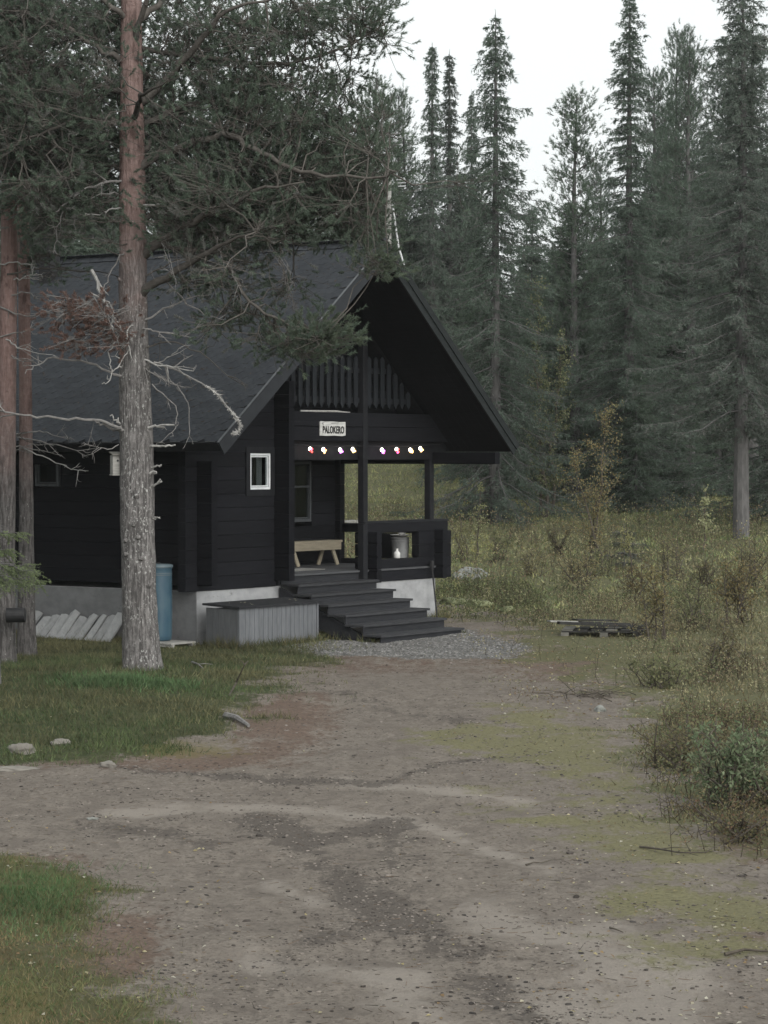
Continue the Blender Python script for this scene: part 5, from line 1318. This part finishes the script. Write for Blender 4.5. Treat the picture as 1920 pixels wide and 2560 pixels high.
P1 = scatter(52000, 0.8, 12, 24, 58, heath_w)
o = blades(P1, .03, .13, .013, HEATHC+OLIVES, .8, 2).build('heath_grass', M['grass']); tag(o, kind='stuff')
P2 = scatter(60000, -9, 26, 54, 112, heath_w)
mdw = [(.14, .175, .08), (.19, .215, .095), (.235, .24, .11), (.265, .255, .125)]
o = blades(P2, .06, .22, .035, mdw+HEATHC[:3], .8, 2).build('meadow_grass', M['grass']); tag(o, kind='stuff')
o = blades(scatter(26000, .6, 6, 15, 40, 'olive'), .01, .05, .008, OLIVES, 1.0, 1).build('thin_grass', M['grass']); tag(o, kind='stuff')
def along(u0, u1, b0, b1, n):
    u = rng.uniform(u0, u1, n); b = rng.uniform(b0, b1, n); P = C0[None]+u[:, None]*E+b[:, None]*B; P[:, 2] = ground_z(P[:, 0], P[:, 1]); return P
P = np.concatenate([along(-.5, 2.2, -1.32, -1.14, 260), along(5.2, 7.9, -.22, -.03, 200), along(7.65, 7.9, 0, 3, 120), along(-.35, -.2, -1.2, -.2, 90), along(-.25, -.04, .9, 5, 420), along(2.2, 2.6, -2.3, -.6, 60), along(4.95, 5.15, -2.4, -.4, 110)])
o = blades(P, .05, .24, .012, GREENS+OLIVES[:2], .5, 4).build('foundation_weeds', M['grass']); tag(o, kind='stuff')
# low shrubby undergrowth: leaves and stems
def shrubs(P, hmin, hmax, nl, ls, cols, spread=.16):
    mb = MB(); st = MB(); n = len(P); h = rng.uniform(hmin, hmax, n)*(.6+.8*fbm(P[:, 0], P[:, 1], .7, 71))
    top = P+np.concatenate([rng.normal(size=(n, 2))*.08, h[:, None]], 1); mb.sticks(P-[0, 0, .02], top, .004, .0015, (.06, .048, .036))
    side = P+(top-P)*.55; mb.sticks(side, side+np.concatenate([rng.normal(size=(n, 2))*.10, h[:, None]*.35], 1), .003, .0012, (.06, .048, .036))
    t = rng.uniform(.25, 1.05, (n, nl, 1)); Q = P[:, None]+(top-P)[:, None]*t+rng.normal(size=(n, nl, 3))*spread*np.array([.5, .5, .25])
    N_ = n*nl; pk = (fbm(P[:, 0], P[:, 1], .5, 77)*1.6-.3+rng.normal(size=n)*.22).clip(0, .999); C = np.array(cols)[(pk*len(cols)).astype(int)]; C = np.repeat(C, nl, 0)*rng.uniform(.65, 1.4, (N_, 1))
    mb.leaves(Q.reshape(-1, 3), unit(rng.normal(size=(N_, 3))), rng.normal(size=(N_, 3))+[0, 0, .8], ls*rng.uniform(.6, 1.2, N_), ls*.65, C); return mb
def shrub_w(X, Y): return covers(X, Y)['heath']*smooth(.40, .62, fbm(X, Y, .55, 66))*(1-.85*low_zone(X, Y))*(1-.95*np.clip(blob(X, Y, 1105, 1195, 85, 26)*1.3, 0, 1))
SHR = [(.135, .165, .088), (.175, .19, .10), (.23, .22, .125), (.28, .265, .16), (.22, .18, .11), (.165, .125, .088), (.25, .23, .14)]
o = shrubs(scatter(7500, 1.5, 12, 30, 58, shrub_w), .08, .40, 11, .042, SHR).build('heath_undergrowth', M['leaf']); tag(o, kind='stuff')
o = shrubs(scatter(5600, -6, 24, 57, 84, shrub_w), .15, .70, 11, .07, SHR+[(.15, .16, .07)], .25).build('meadow_undergrowth', M['leaf']); tag(o, kind='stuff')
o = blades(scatter(9000, 0.5, 6.0, 36, 53, lambda X, Y: low_zone(X, Y)*(.3+fbm(X, Y, 1.5, 62))), .015, .07, .014, [(.13, .10, .07), (.16, .135, .085), (.10, .075, .055), (.12, .125, .07)], 1.1, 3).build('trampled_grass', M['grass']); tag(o, kind='stuff')
def yellow_moss(X, Y): return np.clip(blob(X, Y, 1105, 1192, 80, 17)*1.2+blob(X, Y, 1040, 1250, 50, 12)*.5+blob(X, Y, 850, 1090, 60, 20)*.4, 0, 1)
o = blades(scatter(22000, -2.0, 5.0, 56, 90, yellow_moss), .04, .12, .03, [(.34, .32, .12), (.28, .27, .10), (.24, .23, .10)], .9, 3).build('yellow_moss', M['grass']); tag(o, kind='stuff')
o = shrubs(scatter(1500, 0.5, 14, 50, 76, lambda X, Y: covers(X, Y)['heath']*smooth(.5, .62, fbm(X, Y, .8, 68))*(1-low_zone(X, Y))), .25, .65, 14, .05, [(.13, .165, .085), (.17, .19, .10), (.24, .235, .13), (.11, .14, .08)], .2).build('leafy_undergrowth', M['leaf']); tag(o, kind='stuff')
def near_heath(X, Y): return covers(X, Y)['heath']*smooth(1.9, 2.6, X-(Y-22)*.11)
o = shrubs(scatter(2600, 2.0, 5.5, 20, 34, near_heath), .06, .28, 10, .032, [(.15, .125, .075), (.19, .165, .09), (.135, .15, .075), (.16, .11, .075), (.17, .18, .09)], .12).build('verge_undergrowth', M['leaf']); tag(o, kind='stuff')
o = shrubs(scatter(900, -.2, 3.4, 50.5, 60, lambda X, Y: covers(X, Y)['heath']), .1, .3, 9, .05, [(.10, .12, .055), (.13, .14, .07), (.085, .10, .05)], .16).build('green_undergrowth', M['leaf']); tag(o, kind='stuff')
# distinct shrubs
birch('leafy_bush', 'lush green leafy bush at the right edge of the driveway', 'bush', on_ground(1860, 2015), .88, .42, 61, [(.155, .20, .115), (.19, .23, .14), (.12, .16, .09), (.20, .215, .135)], 3000, .062, .05, .1, 16, .42, asp=.42)
birch('brown_shrub', 'brown twiggy shrub just left of the lush green bush', 'shrub', on_ground(1705, 1925), .62, .34, 62, [(.17, .14, .085), (.20, .18, .10), (.14, .13, .075), (.15, .17, .085)], 1500, .034, .08, .1, 12, .40)
birch('brown_shrub', 'low reddish shrub below the lush green bush', 'shrub', on_ground(1860, 2100), .36, .35, 63, [(.15, .10, .065), (.15, .13, .07), (.11, .11, .06)], 900, .03, .1, .1, 12, .4)
birch('yellow_shrub', 'tall yellow leaved shrub behind the plank pile at right', 'shrub', on_ground(1660, 1600), 1.35, .55, 64, [(.24, .20, .10), (.18, .165, .08), (.28, .25, .14)], 900, .05, .1, .1, 6, .3)
birch('yellow_shrub', 'yellowing shrub at the right edge beyond the planks', 'shrub', on_ground(1850, 1560), 1.3, .7, 65, [(.23, .19, .10), (.19, .15, .07), (.13, .12, .06)], 1200, .055, .1, .1, 8, .3)
birch('yellow_shrub', 'scraggly yellow shrub right of the lichen boulder', 'shrub', on_ground(1435, 1480), 1.0, .7, 66, [(.26, .22, .12), (.21, .19, .10)], 700, .05, .1, .1, 7, .3)
birch('yellow_shrub', 'dark stemmed shrub between the boulder and the porch corner', 'shrub', on_ground(1160, 1400), 1.2, .4, 67, [(.22, .21, .11), (.16, .16, .08)], 350, .06, .1, .1, 5, .3)
birch('brown_shrub', 'dry brown shrub standing below the small young spruce', 'shrub', on_ground(1600, 1500), .9, .5, 68, [(.16, .125, .065), (.12, .10, .05)], 600, .05, .1, .1, 6, .3)

for n_, (x, y, hh, rr) in enumerate([(1240, 1405, .8, .35), (1330, 1440, .7, .4), (1390, 1390, .9, .4), (1490, 1440, .8, .4), (1690, 1450, 1.1, .5), (1770, 1480, .9, .5), (1740, 1570, .8, .45), (1880, 1470, 1.1, .6), (1810, 1680, .7, .5), (1640, 1720, .5, .4)]):
    birch('heath_shrub', 'low yellow green shrub scattered in the heath right of the cabin', 'shrub', on_ground(x, y), hh, rr, 80+n_, [[(.15, .165, .085), (.20, .20, .11)], [(.24, .215, .12), (.19, .18, .10)], [(.17, .145, .085), (.13, .125, .07)]][n_ % 3], 700, .048, .08, .1, 7, .3)['group'] = 'shrubs scattered in the heath'
# stones of the driveway: dark gravel, needle litter, fallen leaves
def pebbles(P, r, cols, flat=.6):
    n = len(P); an = np.arange(5)*1.2566
    base = np.concatenate([np.stack([np.cos(an), np.sin(an), an*0-.15], 1), np.stack([.82*np.cos(an+.5), .82*np.sin(an+.5), an*0+.5], 1), [[0, 0, .68]]]); a = rng.uniform(0, 6.28, n)
    s = r*rng.uniform(.75, 1.2, (n, 11, 1)); V = base[None]*s*np.stack([np.ones(n), rng.uniform(.6, 1, n), flat*rng.uniform(.7, 1.3, n)], 1)[:, None]; ca, sa = np.cos(a)[:, None], np.sin(a)[:, None]
    X = V[..., 0]*ca-V[..., 1]*sa; Y = V[..., 0]*sa+V[..., 1]*ca; V = np.stack([X, Y, V[..., 2]], -1)*np.clip(rng.lognormal(-.15, .45, (n, 1, 1)), .3, 1.9)+P[:, None]
    T = []
    for k in range(5): m_ = (k+1) % 5; T += [[k, m_, 5+k], [m_, 5+m_, 5+k], [5+k, 5+m_, 10]]
    T = np.array(T)[None]+(np.arange(n)*11)[:, None, None]
    C = np.array(cols)[rng.integers(0, len(cols), n)]*rng.uniform(.7, 1.3, (n, 1))
    mb = MB(); mb.add(V.reshape(-1, 3), T.reshape(-1, 3), np.repeat(C, 11, 0)); return mb
def bare_w(X, Y):
    c = covers(X, Y); return np.clip(1-c['bank']-c['verge']-c['heath'], 0, 1)*np.clip(.16+1.0*c['dark']-.15*c['sand']+.9*(fbm(X, Y, 1.4, 81)-.5), .02, 1)
DK = [(.055, .048, .043), (.08, .07, .062), (.045, .041, .038), (.11, .097, .086), (.15, .132, .116), (.19, .168, .148), (.13, .115, .10)]
def screen_pts(n, x0, x1, y0, y1, wfun):
    """points spread evenly over the part of the ground in view"""
    px = rng.uniform(x0, x1, n); py = rng.uniform(y0, y1, n)
    Y = CAM_Z*F/(py-HORIZON)*rng.uniform(.985, 1.015, n); X = (px-CX)/F*Y; k = rng.random(n) < wfun(X, Y); X, Y = X[k], Y[k]
    u = (X-C0[0])*E[0]+(Y-C0[1])*E[1]; b = (X-C0[0])*B[0]+(Y-C0[1])*B[1]; ok = ~((u > -.3) & (u < W_) & (b > -2.4)); X, Y = X[ok], Y[ok]
    return np.stack([X, Y, ground_z(X, Y)], 1)
P = screen_pts(36000, -150, 2070, 1980, 2650, bare_w); o = pebbles(P, .0105, DK).build('gravel', M['gravelstone']); tag(o, kind='stuff')
P = screen_pts(44000, -150, 2070, 1640, 2050, bare_w); o = pebbles(P, .0125, DK).build('fine_gravel', M['gravelstone']); tag(o, kind='stuff')
def lonely(X, Y): c = covers(X, Y); return np.clip(1-c['bank']-c['verge']-c['heath'], 0, 1)*.9
P = screen_pts(330, -100, 2000, 1900, 2640, lonely); o = pebbles(P, .02, DK[:3]).build('loose_stones', M['gravelstone']); tag(o, kind='stuff')
P = scatter(26000, -2.2, 2.6, 42.2, 49.5, lambda X, Y: covers(X, Y)['apron']); o = pebbles(P, .016, [(.17, .168, .163), (.125, .123, .12), (.22, .217, .21), (.09, .088, .086), (.15, .145, .135)]).build('pale_gravel', M['gravelstone']); tag(o, kind='stuff')
def litter(P, ln, cols):
    n = len(P); mb = MB(); a = rng.uniform(0, 6.28, n); d = np.stack([np.cos(a), np.sin(a), rng.normal(size=n)*.12], 1); L = ln*rng.uniform(.5, 1.8, n)
    mb.sticks(P+[0, 0, .006], P+d*L[:, None]+[0, 0, .006], .0022, .0016, np.array(cols)[rng.integers(0, len(cols), n)]); return mb
P = screen_pts(5200, -150, 2070, 1640, 2650, lambda X, Y: .35+.6*covers(X, Y)['red']); o = litter(P, .055, [(.05, .04, .032), (.09, .07, .05), (.12, .085, .06), (.035, .03, .026)]).build('needle_litter', M['gravelstone']); tag(o, kind='stuff')
def flat_leaves(P, s, cols):
    n = len(P); mb = MB(); a = rng.uniform(0, 6.28, n); d = np.stack([np.cos(a), np.sin(a), rng.normal(size=n)*.25], 1); nr = np.stack([rng.normal(size=n)*.35, rng.normal(size=n)*.35, np.ones(n)], 1)
    mb.leaves(P+[0, 0, .008], d, nr, s*rng.uniform(.6, 1.2, n), s*.7, np.array(cols)[rng.integers(0, len(cols), n)]*rng.uniform(.7, 1.2, (n, 1))); return mb
LC = [(.42, .38, .24), (.36, .31, .17), (.30, .22, .12), (.45, .42, .32), (.24, .17, .10), (.5, .48, .4)]
P = np.concatenate([screen_pts(520, -100, 2000, 1640, 2640, lambda X, Y: .5+.5*covers(X, Y)['olive']), screen_pts(420, 1300, 2000, 1750, 2560, lambda X, Y: .8+0*X), screen_pts(160, 0, 600, 2050, 2600, lambda X, Y: .8+0*X)])
o = flat_leaves(P, .038, LC).build('fallen_leaves', M['leaf']); tag(o, kind='stuff')
P = screen_pts(1300, 1250, 2000, 1560, 1800, lambda X, Y: .7+0*X); o = flat_leaves(P, .055, LC+[(.16, .10, .06)]).build('heath_leaves', M['leaf']); tag(o, kind='stuff')

def rock(name, label, b, sx, sy, sz, mat, seed, sink=.25, rz=0.0, group=None):
    import bmesh
    bm_ = bmesh.new(); bmesh.ops.create_icosphere(bm_, subdivisions=4, radius=1.0)
    for v in bm_.verts:
        n = mnoise.noise(v.co*1.3+Vector((seed*7.1, seed, 0)))*.35+mnoise.noise(v.co*3.1+Vector((seed, 0, seed*3)))*.16+mnoise.noise(v.co*8+Vector((seed, 2, 0)))*.05
        v.co *= 1+n
        v.co = Vector((v.co.x*sx, v.co.y*sy, v.co.z*sz))
    me = bpy.data.meshes.new(name); bm_.to_mesh(me); bm_.free(); me.materials.append(M[mat])
    for p in me.polygons: p.use_smooth = True
    o = link(name, me); o.location = (b[0], b[1], b[2]+sz*(1-2*sink)*.6); o.rotation_euler = (0, 0, rz); return tag(o, label, 'rock', group)
rock('boulder', 'grey lichen covered boulder in the heath right of the porch', on_ground(1178, 1446), .40, .34, .20, 'lichen_rock', 1)
rock('boulder', 'flat mossy stone nearest the right foundation corner', on_ground(1135, 1510), .30, .3, .10, 'moss_rock', 2)
rock('boulder', 'mossy stone in the green plants below the lichen boulder', on_ground(1200, 1518), .26, .25, .12, 'moss_rock', 3)
rock('boulder', 'small mossy stone right of the other mossy stones', on_ground(1270, 1530), .16, .2, .1, 'moss_rock', 4)
rock('stone', 'rounded sandy stone at the left edge of the grass bank', on_ground(52, 1882), .15, .12, .085, 'sand_rock', 5)
rock('stone', 'half buried sandy stone right of the rounded one', on_ground(150, 1862), .12, .11, .05, 'sand_rock', 6)
rock('stone', 'long flat stone sunk in the driveway at the left edge', on_ground(40, 1925), .24, .14, .035, 'sand_rock', 7)
rock('stone', 'small pale stone alone at the foot of the grass bank', on_ground(270, 1917), .085, .07, .05, 'sand_rock', 8)
rock('stone', 'small white stone lying on the right side of the driveway', on_ground(1500, 1778), .075, .07, .06, 'lichen_rock', 9)
rock('stone', 'palm sized pale stone out on the left driveway', on_ground(231, 2049), .05, .035, .018, 'lichen_rock', 10)
def stick(label, pts, r, mat='twig', z=.02, name='fallen_branch', forks=2):
    P = [on_ground(x, y)+[0, 0, z+zz] for x, y, zz in pts]; b = P[0].copy(); t = thing(name, label, 'branch', b); q = MB(); P = np.array(P)-b
    q.tube(P, np.linspace(r, r*.45, len(P)), 6); o = q.build('stem', M[mat], t)
    for k in range(forks):
        j = random.randint(1, len(P)-1); q = MB(); d = unit(P[-1]-P[0]+rng.normal(size=3)*.5*np.linalg.norm(P[-1]-P[0])); d[2] = abs(d[2])*.3
        q.tube([P[j], P[j]+d*.12+[0, 0, .01], P[j]+d*.25], [r*.5, r*.35, r*.2], 5); q.build('twig', M[mat], t)
stick('dark stick poking up from the grass bank', [(572, 1740, 0), (590, 1725, .1), (612, 1730, .38)], .018, 'twig', .0)
stick('short grey log at the lower edge of the grass bank', [(565, 1797, 0), (592, 1806, .02), (622, 1822, 0)], .05, 'dead_wood', .04, forks=0)
stick('pale broken twig on the grass behind the thick pine', [(480, 1665, .02), (495, 1672, .03), (507, 1680, .02)], .02, 'dead_wood', .04, forks=1)
stick('thin curved branch lying on the right side of the driveway', [(1600, 2120, .0), (1650, 2132, .02), (1700, 2138, .01), (1765, 2134, 0)], .011, 'twig', .012, forks=3)
stick('dark stick reaching in from the right edge near the bottom', [(1812, 2391, 0), (1860, 2383, .01), (1940, 2385, .0)], .014, 'twig', .015, forks=1)
stick('small stick in the middle right of the driveway', [(1315, 2165, 0), (1335, 2162, .01), (1352, 2160, 0)], .009, 'twig', .01, forks=1)
stick('short twig lying low on the sandy driveway', [(1525, 2322, 0), (1540, 2330, .01), (1558, 2334, 0)], .008, 'twig', .01, forks=0)
# little heap of brush beside the white stone
t = thing('brush_heap', 'low heap of dark brushwood behind the small white stone', 'brushwood', on_ground(1470, 1745)); q = MB()
n = 46; p0 = np.stack([rng.normal(size=n)*.28, rng.normal(size=n)*.45, rng.uniform(0, .06, n)], 1); d = unit(np.stack([rng.normal(size=n), rng.normal(size=n), rng.uniform(0, .4, n)], 1)); q.sticks(p0, p0+d*rng.uniform(.15, .5, (n, 1)), .008, .003); tag(q.build('twigs', M['twig'], t), kind='stuff')

# planks and pallet on the right
pb = on_ground(1510, 1585)
pal = thing('pallet', 'dark wooden pallet lying under the planks in the heath', 'pallet', pb, math.radians(-8))
for k in range(6):
    q = MB(); q.box(-.75+k*.27, -.75+k*.27+.2, -.5, .5, .085, .11, .004); q.build('deck_board', M['weathered_dark'] if k % 3 else M['weathered_mid'], pal)
for y in (-.45, 0, .45):
    q = MB(); q.box(-.76, .80, y-.05, y+.05, .06, .083, .003); q.build('bearer', M['weathered_dark'], pal)
    for x in (-.70, .02, .62):
        q = MB(); q.box(x-.07, x+.08, y-.05, y+.05, -.06, .058, .004); q.build('block', M['weathered_dark'] if x > .5 else M['weathered_mid'], pal)
def plank(label, x0, y0, x1, y1, depth, w, h, mat, dz=0.0):
    a, c = at(x0, y0, depth), at(x1, y1, depth); m_ = (a+c)/2; t = thing('plank', label, 'plank', m_); q = MB(); q.beam(a-m_, c-m_+[0, .5, 0], w, h, (0, 0, 1), .004); q.build('board', M[mat], t)
plank('pale grey plank sticking out left from the pallet', 1372, 1553, 1535, 1562, pb[1]+.30, .16, .03, 'weathered')
plank('short dark plank on top of the pallet pile', 1436, 1549, 1545, 1556, pb[1]-.05, .18, .03, 'weathered_dark')
plank('long dark plank running right across the pallet', 1396, 1557, 1650, 1573, pb[1]-.45, .15, .05, 'weathered_dark')
plank('second long dark plank behind the first on the pallet', 1450, 1556, 1656, 1568, pb[1]-.25, .16, .04, 'weathered_dark')
# fallen birch log seen through the porch
b = at(880, 1275, 78); b[2] = float(ground_z(b[0], b[1]))+.08
t = thing('birch_log', 'pale birch log lying in the meadow seen through the porch', 'log', b); q = MB(); q.tube([(-.45, 0, .02), (0, .1, .05), (.5, .1, .0)], [.07, .075, .06], 8); q.build('log_body', M['birch_bark'], t, True)
q = MB(); q.tube([(.1, .1, .05), (.25, .05, .2)], [.02, .01], 5); q.build('branch_stub', M['birch_bark'], t)

# thin mist between the trees: one closed box round the whole place
def mist(density):
    m = bpy.data.materials.new('mist'); m.use_nodes = True; nt = m.node_tree; nt.nodes.clear()
    out = N(nt, 'ShaderNodeOutputMaterial'); v = N(nt, 'ShaderNodeVolumePrincipled'); v.inputs['Density'].default_value = density
    v.inputs['Color'].default_value = (.93, .95, .95, 1); v.inputs['Anisotropy'].default_value = 0.0; nt.links.new(v.outputs[0], out.inputs['Volume'])
    q = MB(); x0, x1, y0, y1, z0, z1 = -950, 950, -330, 1550, -3, 150
    V = [(x0, y0, z0), (x1, y0, z0), (x1, y1, z0), (x0, y1, z0), (x0, y0, z1), (x1, y0, z1), (x1, y1, z1), (x0, y1, z1)]
    q.add(V, [[3, 2, 1, 0], [4, 5, 6, 7], [0, 1, 5, 4], [1, 2, 6, 5], [2, 3, 7, 6], [3, 0, 4, 7]]); tag(q.build('haze', m), kind='stuff')
mist(.00021)
bpy.context.view_layer.update()
tris = 0
for me in bpy.data.meshes:
    tris += sum(len(p.vertices)-2 for p in me.polygons) if len(me.polygons) < 2000 else len(me.loops)-2*len(me.polygons)
print('TRIANGLES', tris, 'OBJECTS', len(bpy.data.objects))
